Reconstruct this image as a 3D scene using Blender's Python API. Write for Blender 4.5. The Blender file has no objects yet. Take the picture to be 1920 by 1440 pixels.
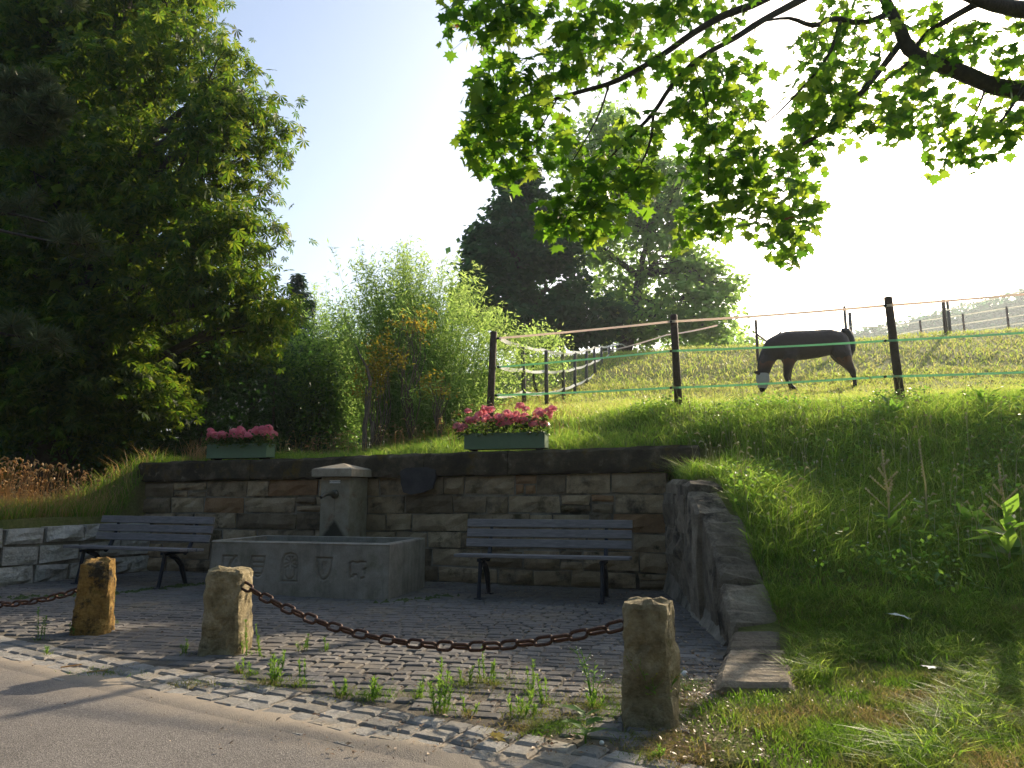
import bpy, math, random
import numpy as np
from mathutils import Vector, Matrix, noise as mn
random.seed(7); RS = np.random.RandomState(11)
SC = bpy.context.scene
COL = SC.collection
R = math.radians
# ------------------------------------------------------------------ camera, sky, sun, exposure
F = 1333.0; TH = math.atan(205/F); EYE = 1.17
cam = bpy.data.cameras.new('camera'); cam.sensor_width = 36; cam.lens = F/1920*36
cam.clip_end = 3000; cam.clip_start = .05
co = bpy.data.objects.new('camera', cam); COL.objects.link(co)
co.location = (0, 0, EYE); co.rotation_euler = (R(90)+TH, 0, 0); SC.camera = co
SUN_AZ, SUN_EL = 37.0, 24.5          # azimuth clockwise from +Y
w = bpy.data.worlds.new("World"); SC.world = w; w.use_nodes = True
wn = w.node_tree; bg = wn.nodes['Background']
sky = wn.nodes.new('ShaderNodeTexSky'); sky.sky_type = 'NISHITA'; sky.sun_disc = False
sky.sun_elevation = R(SUN_EL); sky.sun_rotation = R(SUN_AZ)
sky.air_density = 1.0; sky.dust_density = 3.0; sky.ozone_density = 1.0; sky.altitude = 200
wn.links.new(sky.outputs[0], bg.inputs[0]); bg.inputs[1].default_value = .15
sl = bpy.data.lights.new('sun', 'SUN'); sl.energy = 5.0; sl.angle = R(.53); sl.color = (1, .84, .62)
so = bpy.data.objects.new('sun', sl); COL.objects.link(so)
SUN = Vector((math.sin(R(SUN_AZ))*math.cos(R(SUN_EL)), math.cos(R(SUN_AZ))*math.cos(R(SUN_EL)), math.sin(R(SUN_EL))))
so.rotation_euler = SUN.to_track_quat('Z', 'Y').to_euler()
so.location = SUN*30
SC.view_settings.view_transform = 'Standard'; SC.view_settings.look = 'None'
SC.view_settings.exposure = 0.82; SC.view_settings.gamma = 1
# ------------------------------------------------------------------ helpers
cT, sT = math.cos(TH), math.sin(TH)
def ray(px, py):
    u = (px-960)/F; v = (720-py)/F
    return u, cT-v*sT, sT+v*cT
def P(px, py, Y):
    a, b, d = ray(px, py); k = Y/b
    return Vector((a*k, Y, EYE+d*k))
def G(px, py, z=0.0):
    a, b, d = ray(px, py); k = (z-EYE)/d
    return Vector((a*k, b*k, z))
def pix(p):
    x, y, z = p; z -= EYE
    fw = y*cT+z*sT; up = z*cT-y*sT
    return 960+F*x/fw, 720-F*up/fw
def mppx(Y): return Y/F
A = Vector((1.92, 8.9, 0)); WL = Vector((-.9563, .2924, 0)); WN = Vector((.2924, .9563, 0))
def W(u, n, z=0.0): return A + WL*u + WN*n + Vector((0, 0, z))
def nof(x, y): return (x-A.x)*WN.x + (y-A.y)*WN.y
def uof(x, y): return (x-A.x)*WL.x + (y-A.y)*WL.y
def wall_u(px, n, py=880):
    a, b, d = ray(px, py)
    # point (a k, b k): nof = n
    k = (n + A.x*WN.x + A.y*WN.y)/(a*WN.x+b*WN.y)
    return uof(a*k, b*k)
RO = Vector((-.98, 4.33, 0)); RD = Vector((.872, -.4894, 0)); RM = Vector((-.4894, -.872, 0))
def rb(x, y): return (x-RO.x)*RM.x + (y-RO.y)*RM.y
def ra(x, y): return (x-RO.x)*RD.x + (y-RO.y)*RD.y
def RW(a, b, z=0.0): return RO + RD*a + RM*b + Vector((0, 0, z))
def sstep(a, b, x):
    t = np.clip((np.asarray(x, float)-a)/(b-a), 0, 1); return t*t*(3-2*t)
FN = np.array([(-60, 0), (-4.6, 0), (-3.8, .03), (-3.3, .14), (-2.8, .38), (-2.0, .92), (-1.4, 1.25), (-.7, 1.44), (0, 1.6), (.5, 1.76), (1.0, 2.04),
               (1.5, 2.28), (2.0, 2.42), (3.2, 2.63), (5.7, 2.98), (8.4, 3.36), (10, 3.68), (12, 4.12), (14.7, 4.92), (16.3, 5.5),
               (22.2, 7.4), (25, 7.75), (33, 8.9), (50, 11.6), (68, 14.6), (150, 20), (900, 30)])
def pn(x, y, s, seed=0.0):
    return (np.sin(x*1.7*s+seed)*np.cos(y*1.3*s+seed*2)+np.sin(x*.9*s-y*1.1*s+seed*3)+.5*np.sin(x*3.1*s+y*2.7*s+seed))/2.5
XR = ([-5, 2.6, 3.3, 3.9, 4.55, 5.82, 9.2], [2.6, .75, .78, .92, 1.3, 1.78, 2.04])
def white_x(y): return -6.49 + (np.asarray(y)-9.3)*.4884
def T(x, y):
    """height of the open ground (bank, meadow, verge)"""
    x = np.asarray(x, float); y = np.asarray(y, float)
    n = (x-A.x)*WN.x + (y-A.y)*WN.y
    z = np.interp(n, FN[:, 0], FN[:, 1])
    z2 = np.interp(n, [-60, -4.4, -3.8, -3.3, -2.8, -2.2, -1.6, -1.0, -.4, .3, .9, 1.4, 2.0, 3.2], [0, 0, .04, .14, .33, .56, .78, 1.02, 1.32, 1.78, 2.12, 2.28, 2.42, 2.63])
    z3 = np.interp(n, [-60, .2, .5, 1.0, 1.5, 2.2, 3.2, 5.7, 6], [1.6, 1.6, 1.76, 1.9, 2.06, 2.28, 2.52, 2.97, 2.98])
    z = np.where((n < 5.7) & (n > .2), z+(z3-z)*sstep(2.2, 1.0, x), z)
    z = np.where(n < 3.2, z+(z2-z)*sstep(2.15, 3.3, x), z)
    z = z + .055*np.clip(x-15, 0, 60)*sstep(20, 60, n)
    s = sstep(.8, -4.5, x)*sstep(-.5, .6, n)
    z = z - (z-1.62)*s*sstep(40, 20, n)
    s2 = np.maximum(sstep(-5.6, -7.6, x), sstep(.15, -.5, n)*(x < -4.2))
    z = z*(1-s2) + (.80+.02*np.clip(y-9, 0, 20))*s2
    z = z + .03*pn(x, y, 1.1)*sstep(-4.2, -2.5, n) + .03*pn(x, y, .35, 2)*sstep(1.5, 5, n)
    z = np.where((x > 1.7) & (x < 2.9) & (n < .42) & (n > -.9), np.minimum(z, 1.30+.35*sstep(2.35, 2.9, x)), z)
    return z + .012
def low(x, y):
    x = np.asarray(x, float); y = np.asarray(y, float)
    n = (x-A.x)*WN.x + (y-A.y)*WN.y
    b = (x-RO.x)*RM.x + (y-RO.y)*RM.y
    right = x > np.interp(y, XR[0], XR[1])
    plaza = (~right) & (n < .22) & (x > white_x(y)-.15)
    return plaza | ((b > -.05) & ~(right & (b < 0)))
def tag(o, label=None, cat=None, group=None, kind=None):
    if label: o['label'] = label
    if cat: o['category'] = cat
    if group: o['group'] = group
    if kind: o['kind'] = kind
    return o
def thing(name, label, cat, loc=(0, 0, 0), rz=0, group=None):
    o = bpy.data.objects.new(name, None); COL.objects.link(o); o.empty_display_size = .2
    o.location = loc; o.rotation_euler = (0, 0, rz)
    return tag(o, label, cat, group)
def link(name, me, mat=None, parent=None, loc=None, rot=None):
    if mat is not None and len(me.materials) == 0: me.materials.append(mat)
    o = bpy.data.objects.new(name, me); COL.objects.link(o)
    if parent is not None: o.parent = parent
    if loc is not None: o.location = loc
    if rot is not None: o.rotation_euler = rot
    return o
def mesh_np(name, v, f, smooth=False):
    """v (N,3); f: list of (M,k) int arrays"""
    me = bpy.data.meshes.new(name)
    v = np.ascontiguousarray(v, dtype=np.float32)
    me.vertices.add(len(v)); me.vertices.foreach_set('co', v.ravel())
    if not isinstance(f, list): f = [f]
    idx = np.concatenate([a.ravel() for a in f]).astype(np.int32)
    tot = np.concatenate([np.full(len(a), a.shape[1], np.int32) for a in f])
    st = np.concatenate([[0], np.cumsum(tot)[:-1]]).astype(np.int32)
    me.loops.add(len(idx)); me.loops.foreach_set('vertex_index', idx)
    me.polygons.add(len(tot)); me.polygons.foreach_set('loop_start', st); me.polygons.foreach_set('loop_total', tot)
    if smooth: me.polygons.foreach_set('use_smooth', np.ones(len(tot), bool))
    me.update(calc_edges=True); return me
class MB:
    def __init__(s): s.v = []; s.f = []
    def add(s, vs, fs):
        k = len(s.v); s.v += [tuple(p) for p in vs]; s.f += [tuple(i+k for i in q) for q in fs]
    def box(s, x0, x1, y0, y1, z0, z1, b=0.0, M=None, jit=0):
        if b <= 0:
            vs = [Vector((x, y, z)) for z in (z0, z1) for y in (y0, y1) for x in (x0, x1)]
            fs = [(0, 2, 3, 1), (4, 5, 7, 6), (0, 1, 5, 4), (2, 6, 7, 3), (0, 4, 6, 2), (1, 3, 7, 5)]
        else:
            vs = []; X = (x0, x1); Y = (y0, y1); Z = (z0, z1); ix = {}
            for i in (0, 1):
                for j in (0, 1):
                    for k in (0, 1):
                        sx, sy, sz = (b, -b)[i], (b, -b)[j], (b, -b)[k]
                        for a, o in enumerate(((0, sy, sz), (sx, 0, sz), (sx, sy, 0))):
                            ix[i, j, k, a] = len(vs)
                            vs.append(Vector((X[i]+o[0], Y[j]+o[1], Z[k]+o[2])))
            fs = []
            for i in (0, 1): fs.append([ix[i, 0, 0, 0], ix[i, 1, 0, 0], ix[i, 1, 1, 0], ix[i, 0, 1, 0]][::(-1, 1)[i]])
            for j in (0, 1): fs.append([ix[0, j, 0, 1], ix[1, j, 0, 1], ix[1, j, 1, 1], ix[0, j, 1, 1]][::(1, -1)[j]])
            for k in (0, 1): fs.append([ix[0, 0, k, 2], ix[1, 0, k, 2], ix[1, 1, k, 2], ix[0, 1, k, 2]][::(-1, 1)[k]])
            for j in (0, 1):
                for k in (0, 1): fs.append([ix[0, j, k, 1], ix[1, j, k, 1], ix[1, j, k, 2], ix[0, j, k, 2]])
            for i in (0, 1):
                for k in (0, 1): fs.append([ix[i, 0, k, 0], ix[i, 1, k, 0], ix[i, 1, k, 2], ix[i, 0, k, 2]])
            for i in (0, 1):
                for j in (0, 1): fs.append([ix[i, j, 0, 0], ix[i, j, 1, 0], ix[i, j, 1, 1], ix[i, j, 0, 1]])
            for i in (0, 1):
                for j in (0, 1):
                    for k in (0, 1): fs.append([ix[i, j, k, 0], ix[i, j, k, 1], ix[i, j, k, 2]])
        if jit: vs = [p+Vector((random.uniform(-jit, jit) for _ in range(3))) for p in vs]
        if M is not None: vs = [M @ p for p in vs]
        s.add(vs, fs); return s
    def tube(s, pts, rad, seg=8, cap=True, closed=False):
        pts = [Vector(p) for p in pts]; n = len(pts)
        if not hasattr(rad, '__len__'): rad = [rad]*n
        vs = []; up = None
        for i, p in enumerate(pts):
            if closed: t = (pts[(i+1) % n]-pts[i-1])
            else: t = pts[min(i+1, n-1)]-pts[max(i-1, 0)]
            t = t.normalized() if t.length > 1e-9 else Vector((0, 0, 1))
            if up is None: up = Vector((0, 0, 1)) if abs(t.z) < .9 else Vector((1, 0, 0))
            a = t.cross(up).normalized(); up = a.cross(t).normalized()
            for k in range(seg):
                w_ = 2*math.pi*k/seg
                vs.append(p+(a*math.cos(w_)+up*math.sin(w_))*rad[i])
        fs = []
        for i in range(n if closed else n-1):
            j = (i+1) % n
            for k in range(seg):
                fs.append((i*seg+k, i*seg+(k+1) % seg, j*seg+(k+1) % seg, j*seg+k))
        if cap and not closed:
            fs.append(tuple(range(seg))[::-1]); fs.append(tuple((n-1)*seg+k for k in range(seg)))
        s.add(vs, fs); return s
    def prism(s, poly, d, M=None):
        """polygon in xz, extruded y 0..d"""
        n = len(poly); vs = [Vector((x, 0, z)) for x, z in poly]+[Vector((x, d, z)) for x, z in poly]
        if M is not None: vs = [M @ p for p in vs]
        fs = [tuple(range(n)), tuple(range(n, 2*n))[::-1]]+[(i, i+n, (i+1) % n+n, (i+1) % n) for i in range(n)]
        s.add(vs, fs); return s
    def mesh(s, name, smooth=False):
        me = bpy.data.meshes.new(name); me.from_pydata(s.v, [], s.f); me.update()
        if smooth: me.polygons.foreach_set('use_smooth', [True]*len(me.polygons))
        return me
    def build(s, name, mat, parent=None, smooth=False, loc=None, rot=None):
        return link(name, s.mesh(name, smooth), mat, parent, loc, rot)
# ------------------------------------------------------------------ materials
class NB:
    def __init__(s, name):
        s.m = bpy.data.materials.new(name); s.m.use_nodes = True; s.t = s.m.node_tree; s.t.nodes.clear()
        s.out = s.n('ShaderNodeOutputMaterial')
    def n(s, typ, **kw):
        k = s.t.nodes.new(typ)
        for a, b in kw.items(): setattr(k, a, b)
        return k
    def l(s, a, b): s.t.links.new(a, b)
    def coord(s, kind='pos', scale=(1, 1, 1)):
        if kind == 'pos': o = s.n('ShaderNodeNewGeometry').outputs['Position']
        else: o = s.n('ShaderNodeTexCoord').outputs['Object']
        mp = s.n('ShaderNodeMapping'); mp.inputs['Scale'].default_value = scale
        s.l(o, mp.inputs[0]); return mp.outputs[0]
    def shifted(s):
        o = s.n('ShaderNodeNewGeometry').outputs['Position']; k = s.n('ShaderNodeVectorMath', operation='MULTIPLY_ADD'); oi = s.n('ShaderNodeObjectInfo')
        s.l(oi.outputs['Random'], k.inputs[0]); k.inputs[1].default_value = (17, 31, 23); s.l(o, k.inputs[2]); return k.outputs[0]
    def noise(s, c, scale, detail=6, rough=.6):
        k = s.n('ShaderNodeTexNoise'); k.inputs['Scale'].default_value = scale
        k.inputs['Detail'].default_value = detail; k.inputs['Roughness'].default_value = rough
        s.l(c, k.inputs['Vector']); return k.outputs[0]
    def ramp(s, f, stops):
        k = s.n('ShaderNodeValToRGB'); e = k.color_ramp.elements
        while len(e) < len(stops): e.new(.5)
        for q, (p, c) in zip(e, stops): q.position = p; q.color = (*c, 1) if hasattr(c, '__len__') else (c, c, c, 1)
        s.l(f, k.inputs[0]); return k.outputs[0]
    def mix(s, fac, a, b, bt='MIX'):
        k = s.n('ShaderNodeMix', data_type='RGBA', blend_type=bt)
        for i, x in ((0, fac), (6, a), (7, b)):
            if hasattr(x, 'node'): s.l(x, k.inputs[i])
            elif hasattr(x, '__len__'): k.inputs[i].default_value = (*x, 1)
            else: k.inputs[i].default_value = x if i == 0 else (x, x, x, 1)
        return k.outputs[2]
    def bump(s, h, dist, strength=1.0):
        k = s.n('ShaderNodeBump'); k.inputs['Distance'].default_value = dist; k.inputs['Strength'].default_value = strength
        s.l(h, k.inputs['Height']); return k.outputs[0]
    def pbr(s, col, rough=.8, bump=None, metal=0, spec=.3):
        k = s.n('ShaderNodeBsdfPrincipled')
        if hasattr(col, 'node'): s.l(col, k.inputs['Base Color'])
        else: k.inputs['Base Color'].default_value = (*col, 1)
        if hasattr(rough, 'node'): s.l(rough, k.inputs['Roughness'])
        else: k.inputs['Roughness'].default_value = rough
        k.inputs['Metallic'].default_value = metal; k.inputs['Specular IOR Level'].default_value = spec
        if bump is not None: s.l(bump, k.inputs['Normal'])
        s.l(k.outputs[0], s.out.inputs[0]); return s.m
def stonemat(name, stops, scale=3.0, rnd=(.75, 1.25), stain=None, stain_scale=1.5, stain_th=(.5, .62), fine=60, bd=.006, kind='pos', rough=.9, moss=None):
    b = NB(name); c = b.shifted() if kind == 'posr' else b.coord(kind)
    n1 = b.noise(c, scale, 8, .65); col = b.ramp(n1, stops)
    oi = b.n('ShaderNodeObjectInfo'); r = b.ramp(oi.outputs['Random'], [(0, rnd[0]), (.5, 1), (1, rnd[1])])
    col = b.mix(1, col, r, 'MULTIPLY')
    if stain is not None:
        sn = b.ramp(b.noise(c, stain_scale, 8, .7), [(stain_th[0], 0), (stain_th[1], 1)])
        col = b.mix(sn, col, stain)
    if moss is not None:
        sn = b.ramp(b.noise(c, moss[1], 6, .7), [(moss[2], 0), (moss[2]+.1, 1)])
        col = b.mix(sn, col, moss[0])
    g = b.noise(c, fine, 8, .75); col = b.mix(.55, col, b.ramp(g, [(.3, .55), (.7, 1.45)]), 'MULTIPLY')
    h = b.mix(.5, b.noise(c, fine*.25, 8, .7), g)
    return b.pbr(col, rough, b.bump(h, bd))
def leafmat(name, cols, tcols, tr=.5, rough=.45, spec=.35, patch=None):
    b = NB(name); geo = b.n('ShaderNodeNewGeometry'); r = geo.outputs['Random Per Island']
    oi = b.n('ShaderNodeObjectInfo').outputs['Random']
    ad = b.n('ShaderNodeMath', operation='ADD'); b.l(r, ad.inputs[0]); b.l(oi, ad.inputs[1])
    fr = b.n('ShaderNodeMath', operation='FRACT'); b.l(ad.outputs[0], fr.inputs[0]); r = fr.outputs[0]
    k = len(cols); c1 = b.ramp(r, [(i/(k-1), q) for i, q in enumerate(cols)])
    k = len(tcols); c2 = b.ramp(r, [(i/(k-1), q) for i, q in enumerate(tcols)])
    if patch:
        c = b.coord('pos'); s_ = b.ramp(b.noise(c, patch[2], 5, .65), [(patch[3], 0), (patch[4], 1)])
        c1 = b.mix(s_, c1, patch[0]); c2 = b.mix(s_, c2, patch[1])
    p = b.n('ShaderNodeBsdfPrincipled'); b.l(c1, p.inputs['Base Color']); p.inputs['Roughness'].default_value = rough
    p.inputs['Specular IOR Level'].default_value = spec
    t = b.n('ShaderNodeBsdfTranslucent'); b.l(c2, t.inputs[0])
    m = b.n('ShaderNodeMixShader'); m.inputs[0].default_value = tr
    b.l(p.outputs[0], m.inputs[1]); b.l(t.outputs[0], m.inputs[2]); b.l(m.outputs[0], b.out.inputs[0]); return b.m
def plain(name, col, rough=.7, metal=0, nscale=40, bd=.001, var=.35, spec=.3, kind='obj'):
    b = NB(name); c = b.coord(kind); n1 = b.noise(c, nscale, 6, .65)
    cc = b.mix(1, col, b.ramp(n1, [(.25, 1-var), (.75, 1+var)]), 'MULTIPLY')
    return b.pbr(cc, rough, b.bump(n1, bd), metal, spec)
def streaky(name):
    b = NB(name); c = b.coord('pos'); c2 = b.coord('pos', (7, 7, .7))
    col = b.ramp(b.noise(c, 5, 8, .65), [(.25, (.17, .15, .12)), (.5, (.28, .25, .205)), (.8, (.38, .345, .29))])
    col = b.mix(b.ramp(b.noise(c2, 1.2, 7, .75), [(.5, 0), (.72, .5)]), col, (.085, .08, .058))
    col = b.mix(b.ramp(b.noise(c, 2.3, 6, .7), [(.55, 0), (.7, .6)]), col, (.12, .12, .06))
    g = b.noise(c, 110, 8, .78); col = b.mix(.55, col, b.ramp(g, [(.3, .55), (.7, 1.45)]), 'MULTIPLY')
    return b.pbr(col, .9, b.bump(b.mix(.5, b.noise(c, 22, 8, .7), g), .008))
M = {}
M['wallstone'] = stonemat('wall sandstone', [(.25, (.16, .115, .065)), (.5, (.32, .235, .14)), (.75, (.44, .34, .225))], 3.5, (.5, 1.25),
                          (.04, .033, .022), 1.5, (.52, .66), 70, .014, 'posr', moss=((.05, .042, .014), 2.3, .58))
M['wallstone_orange'] = stonemat('orange sandstone', [(.3, (.19, .10, .045)), (.7, (.34, .20, .10))], 4, (.9, 1.1), (.10, .06, .03), 2.5, (.55, .7), 70, .01)
M['coping'] = stonemat('blackened coping', [(.25, (.025, .02, .013)), (.5, (.075, .058, .035)), (.72, (.22, .175, .115))], 3, (.7, 1.2),
                       (.22, .19, .14), 6, (.60, .70), 45, .03, moss=((.10, .068, .014), 3.1, .56))
M['mortar'] = stonemat('wall mortar', [(.3, (.17, .145, .11)), (.7, (.34, .30, .24))], 6, (1, 1), (.05, .045, .035), 1.6, (.5, .65), 90, .01)
M['wing'] = stonemat('dark wing stone', [(.25, (.10, .08, .06)), (.5, (.25, .205, .15)), (.75, (.42, .355, .27))], 4, (.7, 1.3),
                     (.05, .042, .032), 2.2, (.52, .64), 40, .05)
M['whitestone'] = stonemat('pale limestone', [(.25, (.36, .33, .28)), (.5, (.54, .51, .45)), (.75, (.68, .65, .59))], 5, (.85, 1.1),
                           (.22, .2, .16), 3, (.56, .72), 26, .07)
M['trough'] = streaky('trough concrete') if True else stonemat('trough concrete', [(.25, (.16, .14, .11)), (.5, (.265, .235, .19)), (.8, (.36, .32, .265))], 5, (1, 1),
                       (.085, .08, .06), 2.5, (.52, .7), 110, .006)
M['pillar'] = stonemat('pillar stone', [(.25, (.22, .19, .14)), (.5, (.33, .28, .21)), (.8, (.42, .37, .29))], 8, (1, 1),
                       (.16, .11, .07), 5, (.55, .7), 120, .004)
M['bollard'] = stonemat('mossy bollard sandstone', [(.3, (.17, .13, .065)), (.5, (.36, .29, .16)), (.68, (.52, .44, .29))], 9, (.85, 1.1),
                        (.09, .072, .045), 7, (.6, .68), 38, .05, moss=((.12, .11, .03), 6, .6))
M['bollard_orange'] = stonemat('lichen bollard sandstone', [(.25, (.13, .07, .02)), (.5, (.34, .20, .05)), (.8, (.45, .30, .10))], 9, (.9, 1.1),
                        (.05, .038, .022), 7, (.52, .61), 38, .05, moss=((.13, .10, .015), 5, .58))
M['paver'] = stonemat('plaza stone', [(.25, (.10, .093, .086)), (.5, (.155, .145, .135)), (.8, (.22, .205, .19))], 2.2, (.72, 1.3),
                      (.20, .165, .12), 1.1, (.52, .68), 45, .012)
M['sett'] = stonemat('granite sett', [(.25, (.19, .18, .165)), (.5, (.28, .265, .24)), (.8, (.37, .35, .32))], 7, (.75, 1.2),
                     (.36, .30, .22), 2.3, (.5, .66), 55, .014)
M['plaque'] = stonemat('slate plaque', [(.3, (.035, .033, .036)), (.7, (.075, .07, .07))], 8, (1, 1), None, 1, (.5, .6), 90, .004)
def groundmats():
    b = NB('asphalt'); c = b.coord('pos')
    # compacted dust drifts along the sett edge: distance b from the sett line
    sep = b.n('ShaderNodeVectorMath', operation='DOT_PRODUCT'); sub = b.n('ShaderNodeVectorMath', operation='SUBTRACT')
    b.l(c, sub.inputs[0]); sub.inputs[1].default_value = RO; b.l(sub.outputs[0], sep.inputs[0]); sep.inputs[1].default_value = RM
    ad = b.n('ShaderNodeMath', operation='MULTIPLY_ADD'); b.l(b.noise(c, 2.2, 7, .7), ad.inputs[0]); ad.inputs[1].default_value = -.55; b.l(sep.outputs['Value'], ad.inputs[2])
    fac = b.ramp(ad.outputs[0], [(.16, 1), (.5, 0)])
    n1 = b.noise(c, .8, 9, .68); col = b.ramp(n1, [(.3, (.14, .126, .115)), (.5, (.185, .168, .153)), (.7, (.22, .2, .182))])
    sp = b.n('ShaderNodeTexVoronoi'); sp.inputs['Scale'].default_value = 160; b.l(c, sp.inputs['Vector'])
    col = b.mix(.75, col, b.ramp(sp.outputs['Color'], [(.2, .55), (.6, 1), (.95, 1.6)]), 'MULTIPLY')
    col = b.mix(fac, col, b.mix(b.noise(c, 9, 8, .7), (.25, .205, .155), (.36, .31, .245)))
    h = b.mix(.5, b.noise(c, 220, 4, .8), sp.outputs['Distance'])
    M['asphalt'] = b.pbr(col, .92, b.bump(h, .004))
    b = NB('joint earth'); c = b.coord('pos'); n1 = b.noise(c, 5, 8, .7)
    col = b.ramp(n1, [(.3, (.09, .077, .06)), (.5, (.15, .13, .10)), (.7, (.24, .2, .155))])
    g = b.noise(c, 120, 6, .8); col = b.mix(.6, col, b.ramp(g, [(.3, .5), (.7, 1.6)]), 'MULTIPLY')
    M['earth'] = b.pbr(col, .95, b.bump(g, .012))
    b = NB('sandy joint'); c = b.coord('pos'); n1 = b.noise(c, 4, 8, .7)
    col = b.ramp(n1, [(.3, (.16, .125, .085)), (.7, (.36, .30, .22))])
    g = b.noise(c, 130, 6, .8); col = b.mix(.5, col, b.ramp(g, [(.3, .6), (.7, 1.4)]), 'MULTIPLY')
    M['sand'] = b.pbr(col, .95, b.bump(g, .01))
    b = NB('meadow ground'); c = b.coord('pos'); n1 = b.noise(c, .9, 10, .7)
    col = b.ramp(n1, [(.35, (.15, .20, .04)), (.5, (.22, .24, .06)), (.65, (.32, .26, .10))])
    g = b.noise(c, 30, 8, .8); col = b.mix(.7, col, b.ramp(g, [(.3, .45), (.7, 1.5)]), 'MULTIPLY')
    M['meadow'] = b.pbr(col, .95, b.bump(b.noise(c, 12, 10, .8), .12))
groundmats()
M['wood'] = (lambda b: (lambda c: b.pbr(b.mix(.6, b.ramp(b.noise(c, 6, 8, .65), [(.3, (.13, .12, .125)), (.7, (.30, .275, .27))]),
             b.ramp(b.noise(c, 40, 6, .8), [(.3, .6), (.7, 1.3)]), 'MULTIPLY'), .7, b.bump(b.noise(c, 30, 6, .7), .003)))(b.coord('obj', (1, 14, 14))))(NB('weathered slat wood'))
M['iron'] = plain('dark painted iron', (.022, .026, .038), .5, .2, 30, .001)
M['rust'] = (lambda b: (lambda c: b.pbr(b.ramp(b.noise(c, 60, 6, .7), [(.3, (.035, .018, .013)), (.55, (.085, .04, .025)), (.75, (.17, .075, .04))]), .6, b.bump(b.noise(c, 150, 4, .7), .001), .45, .4))(b.coord('pos')))(NB('rusty chain iron'))
M['planter'] = plain('green painted planter', (.12, .19, .11), .55, 0, 12, .0005, .1)
M['soil'] = plain('potting soil', (.03, .022, .015), .95, 0, 60, .01)
M['bronze'] = plain('weathered bronze', (.13, .12, .09), .55, .5, 30, .001)
M['algae'] = plain('black algae stain', (.025, .024, .016), .8, 0, 40, .001, kind='pos')
M['white'] = plain('white enamel plate', (.8, .8, .8), .4, 0, 10, 0, .02)
M['ink'] = plain('blue black print', (.03, .04, .09), .5, 0, 10, 0, 0)
M['post'] = plain('brown plastic fence post', (.085, .055, .04), .75, 0, 25, .003, .4)
M['post2'] = plain('grey recycled fence post', (.12, .105, .095), .8, 0, 25, .003, .4)
M['bark'] = plain('tree bark', (.055, .045, .035), .95, 0, 14, .02, .5, kind='pos')
M['bark2'] = plain('grey twig bark', (.16, .12, .09), .9, 0, 20, .008, .4, kind='pos')
def tapemat(name, col, tr):
    b = NB(name); d = b.n('ShaderNodeBsdfDiffuse'); d.inputs[0].default_value = (*col, 1)
    t = b.n('ShaderNodeBsdfTranslucent'); t.inputs[0].default_value = (*[min(1, q*1.25) for q in col], 1)
    m = b.n('ShaderNodeMixShader'); m.inputs[0].default_value = tr
    b.l(d.outputs[0], m.inputs[1]); b.l(t.outputs[0], m.inputs[2]); b.l(m.outputs[0], b.out.inputs[0]); return b.m
M['tape_pink'] = tapemat('faded pink fence tape', (.82, .72, .66), .4)
M['tape_green'] = tapemat('green fence tape', (.34, .60, .42), .4)
M['tape_white'] = tapemat('white fence tape', (.82, .82, .76), .4)
# foliage
M['maple'] = leafmat('maple leaf', [(.03, .085, .012), (.045, .11, .015), (.07, .14, .02)], [(.08, .22, .015), (.18, .38, .02), (.28, .49, .03), (.48, .63, .05)], .54)
M['maple_red'] = leafmat('red maple leaf', [(.25, .05, .02), (.35, .08, .02)], [(.5, .1, .03), (.6, .2, .05)], .5)
M['chestnut'] = leafmat('chestnut leaf', [(.012, .034, .008), (.024, .055, .010), (.038, .07, .014)], [(.08, .20, .012), (.20, .34, .02), (.40, .46, .04)], .42, .5, .2)
M['bushdark'] = leafmat('dark shrub leaf', [(.015, .05, .015), (.03, .075, .02)], [(.06, .16, .03), (.10, .24, .03)], .4)
M['ash'] = leafmat('ash leaf', [(.05, .10, .026), (.07, .13, .032)], [(.34, .58, .12), (.5, .7, .16)], .6, .7, .08)
M['darktree'] = leafmat('dark tree leaf', [(.018, .05, .022), (.03, .075, .028)], [(.08, .20, .06), (.12, .28, .07)], .4, .7, .08)
M['willow'] = leafmat('willow leaf', [(.08, .15, .035), (.12, .2, .06), (.15, .22, .09)], [(.45, .68, .12), (.62, .78, .22)], .58, .4, .4)
M['yellowleaf'] = leafmat('yellow shrub leaf', [(.30, .20, .02), (.22, .2, .03), (.38, .24, .03)], [(.55, .36, .03), (.45, .42, .05)], .5)
M['pine'] = leafmat('pine needles', [(.05, .085, .04), (.10, .14, .06), (.07, .11, .05), (.18, .16, .07)], [(.14, .2, .06), (.24, .26, .08)], .35)
M['spruce'] = leafmat('spruce needles', [(.015, .04, .025), (.03, .06, .035)], [(.05, .1, .05), (.07, .13, .06)], .3)
M['grass'] = leafmat('bank grass', [(.06, .13, .014), (.095, .185, .02), (.15, .22, .035)], [(.20, .42, .03), (.38, .58, .06), (.60, .70, .13)], .55, .45, .4,
                     ((.14, .15, .045), (.40, .46, .09), 1.6, .60, .75))
M['drygrass'] = leafmat('dry verge grass', [(.10, .13, .03), (.22, .17, .07), (.34, .25, .12)], [(.2, .3, .04), (.42, .32, .1), (.5, .38, .18)], .4, .75, .08,
                     ((.06, .12, .02), (.22, .42, .03), 2.2, .40, .56))
M['meadowgrass'] = leafmat('grazed meadow grass', [(.11, .18, .03), (.17, .21, .045), (.24, .21, .07)], [(.45, .66, .08), (.58, .66, .12), (.66, .6, .2)], .55, .5, .3,
                     ((.26, .19, .085), (.52, .44, .18), .55, .56, .74))
M['straw'] = leafmat('straw stalks', [(.50, .37, .16), (.62, .47, .23), (.42, .28, .11)], [(.75, .48, .2), (.65, .38, .14)], .45)
M['seedhead'] = leafmat('pale seed heads', [(.50, .46, .28), (.62, .58, .38), (.40, .34, .2)], [(.6, .58, .3), (.5, .48, .24)], .4, .7, .1)
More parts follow.
